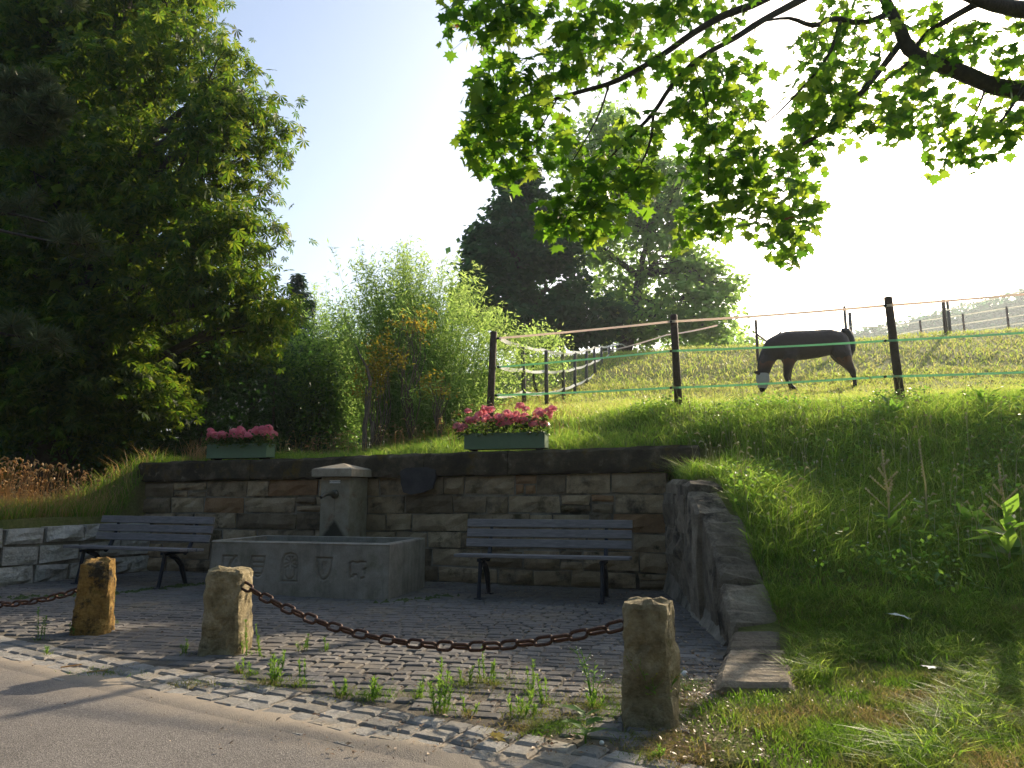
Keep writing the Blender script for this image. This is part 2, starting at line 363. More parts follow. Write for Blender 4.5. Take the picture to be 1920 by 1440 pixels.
M['weed'] = leafmat('pavement weed leaf', [(.06, .16, .03), (.10, .22, .04)], [(.25, .5, .05), (.4, .6, .08)], .5)
M['litter'] = leafmat('leaf litter', [(.14, .08, .045), (.25, .16, .09), (.38, .27, .17)], [(.2, .1, .05), (.3, .2, .1)], .15)
M['petal'] = leafmat('pink petals', [(.72, .14, .23), (.80, .24, .33), (.86, .40, .47)], [(.9, .32, .40), (.92, .5, .55)], .4, .6, .15)
M['geraniumleaf'] = leafmat('geranium leaf', [(.03, .07, .015), (.05, .10, .02), (.13, .09, .02)], [(.10, .25, .03), (.2, .3, .04)], .4)
M['moss'] = plain('green moss', (.05, .075, .018), .95, 0, 50, .01, .5, kind='pos')
M['forest'] = leafmat('distant woodland', [(.03, .08, .03), (.05, .11, .04)], [(.10, .26, .10), (.15, .34, .13)], .4, .9, .03)
M['fluff'] = plain('white fluff', (.75, .75, .72), .9, 0, 40, .002)

# ------------------------------------------------------------------ foliage tools
def rots(yaw, pitch, roll):
    cy, sy, cp, sp, cr, sr = np.cos(yaw), np.sin(yaw), np.cos(pitch), np.sin(pitch), np.cos(roll), np.sin(roll)
    o = np.zeros(len(yaw)); i = o+1
    Z = np.stack([cy, -sy, o, sy, cy, o, o, o, i], 1).reshape(-1, 3, 3)
    X = np.stack([i, o, o, o, cp, -sp, o, sp, cp], 1).reshape(-1, 3, 3)
    Y = np.stack([cr, o, sr, o, i, o, -sr, o, cr], 1).reshape(-1, 3, 3)
    return Z @ X @ Y
def stamp(tv, tf, pos, rot, scale):
    n, k = len(pos), len(tv); scale = np.asarray(scale, float)
    if scale.ndim == 1: scale = scale[:, None]
    v = np.einsum('nij,kj->nki', rot, tv)*scale[:, :, None] + pos[:, None, :]
    fs = [(f[None] + (np.arange(n)*k)[:, None, None]).reshape(-1, f.shape[1]) for f in tf]
    return v.reshape(-1, 3), fs
def leaf_quad(wd=.45):
    return np.array([(0, 0, 0), (wd/2, .5, .06), (0, 1, -.04), (-wd/2, .5, .06)], float), [np.array([(0, 1, 2), (0, 2, 3)])]
def leaf_maple():
    h = [(.0, .0), (.20, -.10), (.27, .08), (.56, .02), (.47, .24), (.74, .50), (.42, .47), (.28, .56), (.33, .78), (.14, .73)]
    o = h+[(0, 1.02)]+[(-x, y) for x, y in h[:0:-1]]
    v = [(0, .33, .03)]+[(x, y, .03-.25*x*x-.18*max(0, y-.4)**2+.02*math.sin(9*x+5*y)) for x, y in o]
    n = len(o); return np.array(v, float), [np.array([(0, i+1, (i+1) % n+1) for i in range(n)])]
def leaf_chestnut():
    v, f = [], []
    for k, a in enumerate((-100, -66, -33, 0, 33, 66, 100)):
        L = (.62, .8, .95, 1, .95, .8, .62)[k]; a = R(a); d = Vector((math.sin(a), math.cos(a), 0)); s = Vector((d.y, -d.x, 0))
        b = len(v); z = -.10*L
        for p, q, zz in ((.03, 0, 0), (.62, .135, z*.3+.02), (.62, 0, z*.3-.03), (.62, -.135, z*.3+.02), (1, 0, z*1.6)):
            w_ = d*p*L + s*q*L; v.append((w_.x, w_.y, zz))
        f += [(b, b+1, b+2), (b, b+2, b+3), (b+1, b+4, b+2), (b+2, b+4, b+3)]
    return np.array(v, float), [np.array(f)]
def ball_pts(n, r=RS):
    d = r.normal(size=(n, 3)); d /= np.linalg.norm(d, axis=1)[:, None]; return d
def leaves_obj(name, mat, parent, tpl, pos, size, pitch=(-1.2, .2), roll=.5, yaw=None, kind='stuff', var=.35):
    n = len(pos); yaw = RS.uniform(0, 2*np.pi, n) if yaw is None else yaw
    rt = rots(yaw, RS.uniform(*pitch, n), RS.normal(0, roll, n))
    v, f = stamp(*tpl, pos, rt, size*RS.uniform(1-var, 1+var, n))
    o = link(name, mesh_np(name, v, f), mat, parent)
    if kind: o['kind'] = kind
    return o
def clump_pts(ells, sub=.22, per=14, shell=.55):
    """ells: (cx,cy,cz,rx,ry,rz,n). points grouped in sprays on the shell and inside"""
    out, cen = [], []
    for (cx, cy, cz, rx, ry, rz, n) in ells:
        m = max(3, int(n/per)); d = ball_pts(m); r = RS.uniform(shell, 1.0, m)**.8
        c = np.array([cx, cy, cz]) + d*r[:, None]*np.array([rx, ry, rz])
        k = RS.randint(0, m, int(n)); s = sub*RS.uniform(.5, 1.3, m)[k]
        out.append(c[k] + RS.normal(size=(int(n), 3))*s[:, None]*np.array([1, 1, .6])); cen.append(c)
    return np.concatenate(out), np.concatenate(cen)
def limb(mb, a, b, r0, r1, seg=7, wob=.08, steps=6):
    a, b = Vector(a), Vector(b); L = (b-a).length; pts = []
    ph = [random.uniform(0, 6.3) for _ in range(3)]
    for i in range(steps+1):
        t = i/steps; p = a.lerp(b, t); e = math.sin(t*math.pi)
        pts.append(p + Vector((math.sin(ph[0]+t*4), math.sin(ph[1]+t*5), .5*math.sin(ph[2]+t*4)+.5))*wob*L*e)
    mb.tube(pts, [r0+(r1-r0)*i/steps for i in range(steps+1)], seg); return pts
def tree(name, label, base, ells, tpl, size, mat, tr=.2, group=None, sub=.3, per=14, shell=.5, pitch=(-1.2, .3), bark=None, cat='tree', twigs=3, top=None):
    t = thing(name, label, cat, base, group=group); B = Vector(base)
    pts, cen = clump_pts(ells, sub, per, shell)
    mb = MB(); z1 = max(e[2] for e in ells) if top is None else top
    tp = Vector((sum(e[0] for e in ells)/len(ells), sum(e[1] for e in ells)/len(ells), z1))-B
    trunk = limb(mb, (0, 0, -.3), tp, tr, tr*.25, 9, .03, 10)
    mb.build('trunk', bark or M['bark'], t, True)
    mb = MB(); off = 0
    for e in ells:
        c = Vector(e[:3])-B; q = min(trunk, key=lambda p: (p-(c-Vector((0, 0, e[5]*.9)))).length)
        limb(mb, q, c, tr*.4, tr*.12, 6, .1); m = max(3, int(e[6]/per))
        for k in range(min(twigs*4, m)):
            limb(mb, c.lerp(q, random.uniform(0, .6)), Vector(cen[off+k])-B, tr*.1, tr*.03, 4, .1, 4)
        off += m
    mb.build('limbs', bark or M['bark'], t, True)
    leaves_obj('crown', mat, t, tpl, pts-np.array(base), size, pitch)
    return t
def blades(name, mat, pos, h, w, lean=.35, parent=None, kind='stuff', bend=.5):
    n = len(pos); yaw = RS.uniform(0, 2*np.pi, n); a = RS.uniform(0, 2*np.pi, n)
    side = np.stack([np.cos(yaw), np.sin(yaw), np.zeros(n)], 1)*(w/2)[:, None]
    ln = np.stack([np.cos(a), np.sin(a), np.zeros(n)], 1)*(h*RS.uniform(.2, 1, n)*lean)[:, None]
    up = np.zeros((n, 3)); up[:, 2] = h
    b = RS.uniform(.1, 1, n)[:, None]*bend
    m1 = pos+up*.5+ln*.3; tip = pos+up*(1-b*.35)+ln*(1+b)
    v = np.stack([pos-side, pos+side, m1+side*.8, m1-side*.8, tip], 1).reshape(-1, 3)
    k = (np.arange(n)*5)[:, None]
    f = [np.array([[0, 1, 2, 3]])+k, np.array([[3, 2, 4]])+k]
    o = link(name, mesh_np(name, v, f), mat, parent)
    if kind: o['kind'] = kind
    return o
# ================================================================== GROUND
def grid_axis(segs):
    out = [segs[0][0]]
    for a, b, s in segs:
        k = max(1, int(round((b-a)/s))); out += [a+(b-a)*(i+1)/k for i in range(k)]
    return np.array(out)
gx = grid_axis([(-260, -40, 20), (-40, -12, 2), (-12, -6.6, .25), (-6.6, 3, .1), (3, 12, .2), (12, 40, 1.2), (40, 120, 8), (120, 500, 38)])
gy = grid_axis([(-60, -4, 8), (-4, 2.4, .4), (2.4, 12, .1), (12, 24, .4), (24, 60, 1.5), (60, 200, 10), (200, 440, 40)])
X, Y = np.meshgrid(gx, gy); Z = T(X, Y); lo = low(X, Y); Z = np.where(lo, -.22, Z)
nx, ny = len(gx), len(gy); ii = np.arange(nx*ny).reshape(ny, nx)
q = np.stack([ii[:-1, :-1], ii[:-1, 1:], ii[1:, 1:], ii[1:, :-1]], -1).reshape(-1, 4)
tag(link('meadow', mesh_np('meadow', np.stack([X, Y, Z], -1).reshape(-1, 3), q, True), M['meadow']), kind='structure')
# road sheet
mb = MB()
mb.add([RW(-60, .45), RW(60, .45), RW(60, 30), RW(-60, 30)], [(0, 3, 2, 1)])
tag(mb.build('road', M['asphalt']), kind='structure')
# paving bed of plaza (joints)
mb = MB(); pl = [W(-.25, .15), W(8.4, .15), Vector((-9.9, 3.2, 0)), Vector((-9.9, 9.4, 0))]
zb = -.005
outline = [W(-.25, .2, zb), W(8.4, .2, zb), Vector((-7.0, 9.0, zb)), Vector((-9.6, 3.7+5.0, zb)), RW(-7.6, .04, zb), RW(1.9, .04, zb), Vector((.85, 3.4, zb)), Vector((1.05, 4.0, zb)), Vector((1.45, 4.6, zb)), Vector((1.95, 5.8, zb))]
mb.add(outline, [tuple(range(len(outline)))])
plaza = tag(mb.build('pavement', M['earth']), kind='structure')
mb = MB(); NA, NBb = 300, 22
for i in range(NA+1):
    for j in range(NBb+1):
        a_, b_ = -8+10.6*i/NA, -.01+.70*j/NBb; q_ = RW(a_, b_); mb.v.append(tuple(RW(a_, b_, -.011+(.005*pn(q_.x, q_.y, 6, 3)+.004*pn(q_.x, q_.y, 19))*(1-float(sstep(.4, .6, b_)))+.019*float(sstep(.25, .5, b_))*(1-float(sstep(.5, .68, b_))))))
mb.f = [(i*(NBb+1)+j, (i+1)*(NBb+1)+j, (i+1)*(NBb+1)+j+1, i*(NBb+1)+j+1)[::-1] for i in range(NA) for j in range(NBb)]
gutter = tag(mb.build('gutter', M['asphalt'], None, True), kind='structure')
# --- paving stones
def slab(poly, z, th, bev, tilt=.0):
    """poly (ccw) list of 2D Vectors -> verts/faces with bevelled top, 4 sided"""
    c = sum(poly, Vector((0, 0)))/len(poly); n = len(poly)
    tx, ty = random.uniform(-tilt, tilt), random.uniform(-tilt, tilt)
    def hz(p, dz): return Vector((p.x, p.y, z+dz+(p.x-c.x)*tx+(p.y-c.y)*ty))
    vs = [hz(p, -th) for p in poly]+[hz(p, -bev) for p in poly]+[hz(c+(p-c)*(1-bev*1.6/max(.05, (p-c).length)), 0) for p in poly]+[hz(c, random.uniform(-.002, .004))]
    fs = []
    for i in range(n):
        j = (i+1) % n
        fs += [(i, j, n+j, n+i), (n+i, n+j, 2*n+j, 2*n+i), (2*n+i, 2*n+j, 3*n)]
    return vs, fs
def in_plaza(x, y):
    return nof(x, y) < -.03 and rb(x, y) < -.045 and x > white_x(y)+.05 and x < np.interp(y, XR[0], XR[1])-.06
stones = []
PD = Vector((.985, -.17)); PM = Vector((.17, .985))      # course direction in the plaza
row = -4.5
while row < 9.5:
    hgt = random.uniform(.10, .135); a = -11+random.uniform(0, .2)
    while a < 5:
        wd = random.choice((.12, .14, .17, .21))*random.uniform(.85, 1.15)
        cx = PD*(a+wd/2)+PM*(row+hgt/2+.035*math.sin(a*1.3+row))+Vector((0, 4))
        if in_plaza(cx.x, cx.y):
            g = .007; j = lambda: random.uniform(-.009, .009)
            pl_ = [cx+PD*(-wd/2+g+j())+PM*(-hgt/2+g+j()), cx+PD*(wd/2-g+j())+PM*(-hgt/2+g+j()),
                   cx+PD*(wd/2-g+j())+PM*(hgt/2-g+j()), cx+PD*(-wd/2+g+j())+PM*(hgt/2-g+j())]
            if not(random.random() < .03 and rb(cx.x, cx.y) > -1.2): stones.append((cx, pl_))
        a += wd
    row += hgt
def vis(p): 
    a, b = pix((p.x, p.y, 0)); return -30 < a < 1950 and b < 1470
def emit_stones(stones, pname, mat, parent, zf, keep=290, th=.05, bev=.009, tilt=.03):
    stones.sort(key=lambda s: (0 if vis(s[0]) else 1, (s[0].x**2+s[0].y**2)))
    rest = MB()
    for i, (c, pl_) in enumerate(stones):
        z = zf(c)
        if i < keep and vis(c):
            vs, fs = slab([p-c for p in pl_], 0, th, bev, tilt); m_ = MB(); m_.add(vs, fs)
            m_.build(pname, mat, parent, False, (c.x, c.y, z))
        else:
            vs, fs = slab(pl_, z, th, bev, tilt); rest.add(vs, fs)
    if rest.v: tag(rest.build(pname+'s', mat, parent), kind='stuff')
emit_stones(stones, 'paving_stone', M['paver'], plaza, lambda c: random.uniform(-.004, .004)+.008*pn(c.x, c.y, 1.5)+.006)
sts = []
for r_ in range(4):
    a = -7.6+random.uniform(0, .1)
    while a < 2.3:
        wd = random.uniform(.13, .21); b0 = r_*.145+.01; hh = .145
        c3 = RW(a+wd/2, b0+hh/2+.01*math.sin(a*2)); c2 = c3.xy; g = .009; d, m_ = RD.xy, RM.xy
        j = lambda: random.uniform(-.008, .008)
        pl_ = [c2+d*(-wd/2+g+j())-m_*(-hh/2+g+j()), c2+d*(-wd/2+g+j())-m_*(hh/2-g+j()), c2+d*(wd/2-g+j())-m_*(hh/2-g+j()), c2+d*(wd/2-g+j())-m_*(-hh/2+g+j())]
        pl_ = [c2+d*(-wd/2+g+j())+m_*(hh/2-g+j()), c2+d*(wd/2-g+j())+m_*(hh/2-g+j()), c2+d*(wd/2-g+j())+m_*(-hh/2+g+j()), c2+d*(-wd/2+g+j())+m_*(-hh/2+g+j())]
        if c2.x < .95 or rb(c2.x, c2.y) > .0: sts.append((c2, pl_))
        a += wd
emit_stones(sts, 'sett', M['sett'], gutter, lambda c: (.006 if rb(c.x, c.y) < .42 else random.uniform(-.008, .001))+random.uniform(-.006, .004), 290, .05, .012, .03)
# moss seams on the plaza left
def patch(name, mat, pts, wd, z=.012, parent=None, n=70):
    mb = MB(); pts = [Vector(p) for p in pts]
    for i in range(n):
        t = i/(n-1)*(len(pts)-1); k = min(int(t), len(pts)-2); p = pts[k].lerp(pts[k+1], t-k)
        r_ = wd*random.uniform(.3, 1.2); o = Vector((random.gauss(0, wd*.7), random.gauss(0, wd*.7), 0)); m = 7
        ring = [p+o+Vector((math.cos(q)*r_*random.uniform(.6, 1.2), math.sin(q)*r_*.5*random.uniform(.6, 1.2), 0)) for q in [2*math.pi*j/m for j in range(m)]]
        mb.add([v.xy.to_3d()+Vector((0, 0, -.01)) for v in ring]+[(p+o).xy.to_3d()+Vector((0, 0, z+random.uniform(0, .012)))], [(j, (j+1) % m, m) for j in range(m)])
    return tag(mb.build(name, mat, parent, True), kind='stuff')
patch('moss', M['moss'], [G(0, 1122), G(120, 1118), G(230, 1112), G(330, 1100), G(400, 1095)], .09, .02, n=130)
patch('moss', M['moss'], [G(720, 1130), G(790, 1124), G(850, 1118)], .09, .02, n=30)
# ================================================================== MAIN WALL
def topz(u): return 1.765-.015*u
def botz(u): return 1.425-.011*u
wall = thing('retaining_wall', 'sandstone retaining wall with blackened coping behind the fountain', 'wall', tuple(A), math.atan2(WL.y, WL.x)+math.pi)
# local frame: +x = towards right end (-WL), +y = into the bank (WN) ; u -> x=-u
def stone_block(w_, h_, d_, amp=.02, nx=4, nz=3, bev=.018, skew=.012):
    """front at y=0 (bulging to -y), body to y=d; x 0..w, z 0..h"""
    sk = [Vector((random.uniform(-skew, skew), 0, random.uniform(-skew, skew))) for _ in range(4)]
    def corner(s, t): return (sk[0]*(1-s)*(1-t)+sk[1]*s*(1-t)+sk[2]*s*t+sk[3]*(1-s)*t)
    vs, fs = [], []; se = random.random()*50
    for k in range(nz+1):
        for i in range(nx+1):
            s, t = i/nx, k/nz; e = (i in (0, nx)) or (k in (0, nz))
            x, z = s*w_, t*h_
            if not e: x += random.uniform(-.12, .12)*w_/nx; z += random.uniform(-.15, .15)*h_/nz
            y = 0 if e else -bev-amp*mn.noise(Vector((x*6+se, z*7, se)))*1.6
            p = Vector((x, y, z))+corner(s, t); vs.append(p)
    for k in range(nz):
        for i in range(nx):
            a = k*(nx+1)+i; fs.append((a, a+1, a+nx+2, a+nx+1))
    b = len(vs)
    rim = [i for i in range(nx+1)]+[(k)*(nx+1)+nx for k in range(1, nz+1)]+[nz*(nx+1)+i for i in range(nx-1, -1, -1)]+[k*(nx+1) for k in range(nz-1, 0, -1)]
    for i in rim: vs.append(vs[i]+Vector((0, d_, 0)))
    m = len(rim)
    for i in range(m): fs.append((rim[i], b+i, b+(i+1) % m, rim[(i+1) % m]))
    return vs, fs
Lw = 8.05
mb = MB()   # mortar core, slightly behind stone faces
mb.add([(-Lw+.03, .02, -.1), (-.02, .02, -.1), (-.02, .02, botz(0)), (-Lw+.03, .02, botz(Lw)), (-Lw+.03, .45, -.1), (-.02, .45, -.1), (-.02, .45, botz(0)), (-Lw+.03, .45, botz(Lw))],
       [(0, 1, 2, 3), (4, 7, 6, 5), (0, 3, 7, 4), (1, 5, 6, 2), (3, 2, 6, 7)])
mb.build('core', M['mortar'], wall)
courses = [0, .2, .44, .66, .9, 1.14, 1.39]
for ci in range(len(courses)-1):
    z0, z1 = courses[ci]*1.0, courses[ci+1]*1.0; u = random.uniform(-.05, 0)
    while u < Lw-.05:
        wd = random.choice((.34, .45, .55, .66, .8, .95)) * (1.1 if u > 5 else .88)
        if u+wd > Lw-.22: wd = Lw-u
        sc = botz(u)/1.39; a0, a1 = z0*sc, z1*sc; g = .013
        parts_ = [(a0, a1)]
        if random.random() < .24 and wd < .62 and a1-a0 > .2: m_ = a0+(a1-a0)*random.uniform(.4, .6); parts_ = [(a0, m_), (m_, a1)]
        for (b0, b1) in parts_:
            subs = [(0, wd)]
            if len(parts_) == 2 and random.random() < .5: c_ = wd*random.uniform(.35, .65); subs = [(0, c_), (c_, wd)]
            for s0, s1 in subs:
                vs, fs = stone_block(s1-s0-2*g, b1-b0-2*g, .2, .024, 5, 3, .016, .014)
                m2 = MB(); m2.add(vs, fs)
                mat = M['wallstone_orange'] if random.random() < .05 else M['wallstone']
                if ci == 5 and 1.55 < u+s0 < 1.95: mat = M['wallstone_orange']
                m2.build('stone', mat, wall, False, (-(u+s1)+g, random.uniform(-.012, .012), b0+g))
        u += wd
# coping
cj = [-.40, 2.05, 3.25, 4.62, 6.05, 6.85, 8.12]
for a, b in zip(cj[:-1], cj[1:]):
    m2 = MB(); x0, x1 = -b+.006, -a-.006; yf, yb = -.07, .5; N = max(3, int((x1-x0)/.12)); rows = []; tz_ = random.uniform(-.012, .012); ty_ = random.uniform(-.012, .012)
    for i in range(N+1):
        x = x0+(x1-x0)*i/N; zt, zl = topz(-x)+tz_, botz(-x)+.012
        prof = [(yf+.015, zl), (yf, zl+.03), (yf-.006, (zl+zt)/2), (yf, zt-.04), (yf+.035, zt), (yb, zt+.0), (yb, zl)]
        rows.append([Vector((x, y+ty_*(y < .4)+random.uniform(-.010, .010), z+random.uniform(-.010, .010))) for y, z in prof])
    vs = [p for r_ in rows for p in r_]; m = 7; fs = []
    for i in range(N):
        for k in range(m): fs.append((i*m+k, (i+1)*m+k, (i+1)*m+(k+1) % m, i*m+(k+1) % m))
    fs += [tuple(range(m)), tuple(N*m+k for k in range(m))[::-1]]
    m2.add(vs, fs); m2.build('coping_stone', M['coping'], wall)
# plaque
ppx = [(748, 884), (760, 878), (800, 877), (817, 882), (818, 895), (812, 915), (795, 922), (770, 926), (755, 922), (750, 905)]
u0 = wall_u(785, -.1, 900); pc = W(u0, -.1, 1.3)
Yp = pc.y; ctr = P(785, 900, Yp)
poly = [((p-785)*mppx(Yp)*1.03, (900-q_)*mppx(Yp)*1.03) for p, q_ in ppx][::-1]
m2 = MB(); m2.prism(poly, .05); pq = m2.build('plaque', M['plaque']); pq.location = W(u0, -.105, ctr.z); pq.rotation_euler = (0, 0, wall.rotation_euler.z)
tag(pq, 'dark irregular slate plaque fixed to the wall right of the fountain pillar', 'plaque')
# ================================================================== WING WALL (right, descending)
wing = thing('wing_wall', 'low dark stone wing wall stepping down beside the grass bank', 'wall', (0, 0, 0))
def wx(y): return 1.68+.078*(y-5.82)
steps = [(8.95, 7.95, 1.33, 1.31), (7.95, 7.25, 1.31, 1.27), (7.25, 6.75, 1.20, 1.0), (6.75, 6.3, 1.0, .74), (6.3, 5.95, .72, .50), (5.95, 5.55, .46, .22), (5.5, 5.1, .17, .12), (5.06, 4.75, .12, .1), (4.72, 4.38, .11, .07)]
def wx2(y): return wx(y) if y > 5.5 else np.interp(y, [4.3, 4.55, 5.5], [1.16, 1.24, 1.655])
for k, (ya, yb, za, zb_) in enumerate(steps):
    N = 10; vs = []; fs = []; wd = (.36 if k > 0 else .42)+random.uniform(-.02, .05); jx = random.uniform(-.025, .025)
    if k >= 6: wd = .36+.04*(k-5)
    for i in range(N+1):
        y = ya+(yb-ya)*i/N; zt = za+(zb_-za)*i/N; x = wx2(y)+jx+jx
        r_ = lambda a=.02: random.uniform(-a, a)*(1.5 if k < 6 else .45)
        e = .02 if i in (0, N) else 0
        vs += [Vector((x+.02, y, -.15)), Vector((x+r_(.012), y, zt*.5+r_())), Vector((x+.012+e, y, zt-.035+r_(.012))), Vector((x+.05, y, zt-e+r_(.012))),
               Vector((x+wd*.5, y, zt-e+r_(.02))), Vector((x+wd-.04, y, zt-e+r_(.012))), Vector((x+wd, y, zt-.05)), Vector((x+wd, y, -.15))]
    m = 8
    for i in range(N):
        for j in range(m): fs.append((i*m+j, i*m+(j+1) % m, (i+1)*m+(j+1) % m, (i+1)*m+j))
    fs += [tuple(range(m))[::-1], tuple(N*m+j for j in range(m))]
    m2 = MB(); m2.add(vs, fs); m2.build('stone', M['wing'], wing)
mb = MB(); mb.add([(1.9, 8.85, -.1), (1.70, 5.75, -.1), (1.72, 5.75, .12), (1.93, 8.85, .42), (1.79, 8.85, -.1), (1.56, 5.75, -.1)], [(4, 5, 2, 3), (0, 4, 3), (5, 1, 2)])
mb.build('footing', M['mortar'], wing)
# rubble face pieces on the inner side
for (ya, yb, z0, z1) in [(8.85, 8.2, .35, .8), (8.2, 7.5, .3, .75), (7.5, 6.9, .25, .68), (8.85, 8.0, .8, 1.2), (8.0, 7.35, .76, 1.18), (7.35, 6.85, .7, 1.0)]:
    vs, fs = stone_block(ya-yb-.03, z1-z0-.03, .1, .05)
    M4 = Matrix.Translation((wx((ya+yb)/2)-.02, ya, z0)) @ Matrix.Rotation(R(-90-4.4), 4, 'Z')
    m2 = MB(); m2.add([M4 @ p for p in vs], fs); m2.build('face_stone', M['wing'], wing)
# ================================================================== WHITE WALL (left)
ww = thing('limestone_wall', 'low wall of pale rough limestone blocks holding up the dry weeds', 'wall', (-6.49, 9.3, 0), math.atan2(-.8986, -.4389))
# local x runs from near the main wall towards the camera-left ; origin shifted: start at y=11.1
# world dir d=(-.4389,-.8986); local +x=d, front normal = (+.8986,-.4389) i.e. local +y
start = -1.98
mb = MB(); mb.box(start, 6.5, -.4, -.04, -.1, .70); mb.build('core', M['mortar'], ww)
rowz = [(-.02, .24), (.24, .49), (.49, .74)]
for ri, (z0, z1) in enumerate(rowz):
    x = start+random.uniform(-.2, 0)
    while x < 5.6:
        wd = random.uniform(.38, .62) if ri else random.uniform(.45, .75)
        g = .016; vs, fs = stone_block(wd-2*g, z1-z0-2*g, .3, .05, 5, 4, .03, .02)
        M4 = Matrix.Rotation(math.pi, 4, 'Z'); m2 = MB(); m2.add([M4 @ p for p in vs], fs)
        m2.build('stone', M['whitestone'], ww, False, (x+wd-g, random.uniform(-.015, .015), z0+g)); x += wd
# ================================================================== FOUNTAIN
tr0 = Vector((-1.37, 8.12, 0)); tang = R(14)
# local: x along trough from right-front corner to the left is -x ; origin at left-front corner
tl = 2.3; torg = tr0 + Vector((-math.cos(tang), math.sin(tang), 0))*tl
tro = thing('stone_trough', 'long stone water trough carved with five small coats of arms', 'fountain trough', tuple(torg), -tang)
TD, THt = 1.12, .615
def seg_d(px_, pz_, a, b):
    ax, az = a; bx, bz = b; dx, dz = bx-ax, bz-az; L = dx*dx+dz*dz+1e-12
    t = np.clip(((px_-ax)*dx+(pz_-az)*dz)/L, 0, 1); return np.hypot(px_-ax-t*dx, pz_-az-t*dz)
def motif(kind):
    if kind == 0: return [[(-.9, .9), (.35, .9)], [(-.9, .9), (-.9, -.9)], [(.95, .95), (.5, .6), (.15, .1), (-.05, -.4), (-.2, -.9)], [(.7, .95), (.3, .5), (0, 0)], [(.2, -.6), (.5, -.8), (.9, -.65)], [(.9, .9), (.9, .3)]]
    if kind == 1:
        U = [(-.85, .9), (-.8, .1), (-.65, -.5), (-.35, -.85), (0, -.95), (.35, -.85), (.65, -.5), (.8, .1), (.85, .9)]
        return [U, [(-.85, .9), (.85, .9)], [(-.8, .35), (.8, .35)], [(-.75, -.05), (.75, -.05)], [(-.5, -.65), (.5, -.65)]]
    if kind == 2:
        s = [[(-.8, .55), (-.85, -1), (.85, -1), (.8, .55)], [(-.8, .55), (-.6, .9), (0, 1.02), (.6, .9), (.8, .55)]]
        for a in range(0, 360, 45): s.append([(0, .35), (.55*math.cos(R(a+20)), .35+.45*math.sin(R(a+20)))])
        s += [[(-.6, .2), (-.75, .0), (-.5, -.1), (-.3, .05)], [(.6, .2), (.75, 0), (.5, -.1), (.3, .05)], [(-.45, -.2), (-.5, -.6), (-.25, -.85), (.25, -.85), (.5, -.6), (.45, -.2)]]
        return s
    if kind == 3:
        U = [(-.9, .8), (-.85, .1), (-.65, -.5), (-.3, -.9), (0, -1), (.3, -.9), (.65, -.5), (.85, .1), (.9, .8)]
        return [U, [(-.95, .85), (.95, .85)], [(-.15, .5), (-.2, 0), (-.1, -.5)], [(.15, .5), (.2, 0), (.1, -.5)], [(0, .3), (0, -.3)]]
    return [[(-.9, .6), (-.85, -.9)], [(-.9, .6), (-.6, .75), (-.2, .6), (.3, .75), (.8, .7)], [(-.8, -.75), (-.5, -.8), (-.45, -.55), (-.2, -.6)], [(.6, -.1), (.85, .1), (.7, -.4)], [(.4, -.9), (.7, -.8)]]
gxs = np.linspace(0, tl, 251); gzs = np.linspace(0, THt-.015, 70); GX, GZ = np.meshgrid(gxs, gzs)
dep = np.zeros_like(GX)
for k, fx in enumerate((.115, .28, .462, .65, .835)):
    cx_, cz_, hw, hh = fx*tl, .325, (.1, .1, .115, .105, .11)[k], (.12, .125, .155, .13, .11)[k]
    for pl_ in motif(k):
        for a, b in zip(pl_[:-1], pl_[1:]):
            d = seg_d(GX, GZ, (cx_+a[0]*hw, cz_+a[1]*hh), (cx_+b[0]*hw, cz_+b[1]*hh))
            dep = np.maximum(dep, .024*np.clip(1-d/.014, 0, 1)**.7)
    if k in (1, 2, 3):
        ins = (np.abs(GX-cx_) < hw*.8) & (np.abs(GZ-cz_) < hh*.85)
        dep = np.maximum(dep, np.where(ins, .006, 0))
GY = dep + .004*pn(GX, GZ, 9) - .0 + .01*np.clip(1-GX/.05, 0, 1)**2 + .01*np.clip(1-(tl-GX)/.05, 0, 1)**2 + .02*(GZ/THt)
kk = np.arange(GX.size).reshape(GX.shape)
qf = np.stack([kk[:-1, :-1], kk[:-1, 1:], kk[1:, 1:], kk[1:, :-1]], -1).reshape(-1, 4)
link('carved_front', mesh_np('carved_front', np.stack([GX, GY, GZ], -1).reshape(-1, 3), qf, True), M['trough'], tro)
mb = MB(); b_ = .02; rw = .10; zi = .12; T0 = THt
o_ = [(0.0, .012), (tl, .012), (tl, TD), (0, TD)]; o2 = [(x_+(b_*.6 if x_ < 1 else -b_*.6), y_+(b_*1.2 if y_ < .5 else -b_*.6)) for x_, y_ in o_]; inn = [(rw, rw+.02), (tl-rw, rw+.02), (tl-rw, TD-rw), (rw, TD-rw)]
vs = [Vector((x, y, 0)) for x, y in o_]+[Vector((x, y, T0-.017)) for x, y in o_]+[Vector((x, y, T0)) for x, y in o2]+[Vector((x, y, T0-.004)) for x, y in inn]+[Vector((x, y, zi)) for x, y in inn]
fs = []
for i in range(4):
    j = (i+1) % 4
    if i != 0: fs.append((i, j, 4+j, 4+i))
    fs += [(4+i, 4+j, 8+j, 8+i), (8+i, 8+j, 12+j, 12+i), (12+i, 12+j, 16+j, 16+i)]
fs.append((16, 17, 18, 19)); mb.add(vs, fs)
mb.build('basin', M['trough'], tro)
b = NB('dark water'); wp = b.n('ShaderNodeBsdfPrincipled'); wp.inputs['Base Color'].default_value = (.012, .016, .008, 1); wp.inputs['Roughness'].default_value = .08
c = b.coord('pos'); b.l(b.bump(b.noise(c, 9, 3, .5), .01, .4), wp.inputs['Normal']); b.l(wp.outputs[0], b.out.inputs[0]); M['water'] = b.m
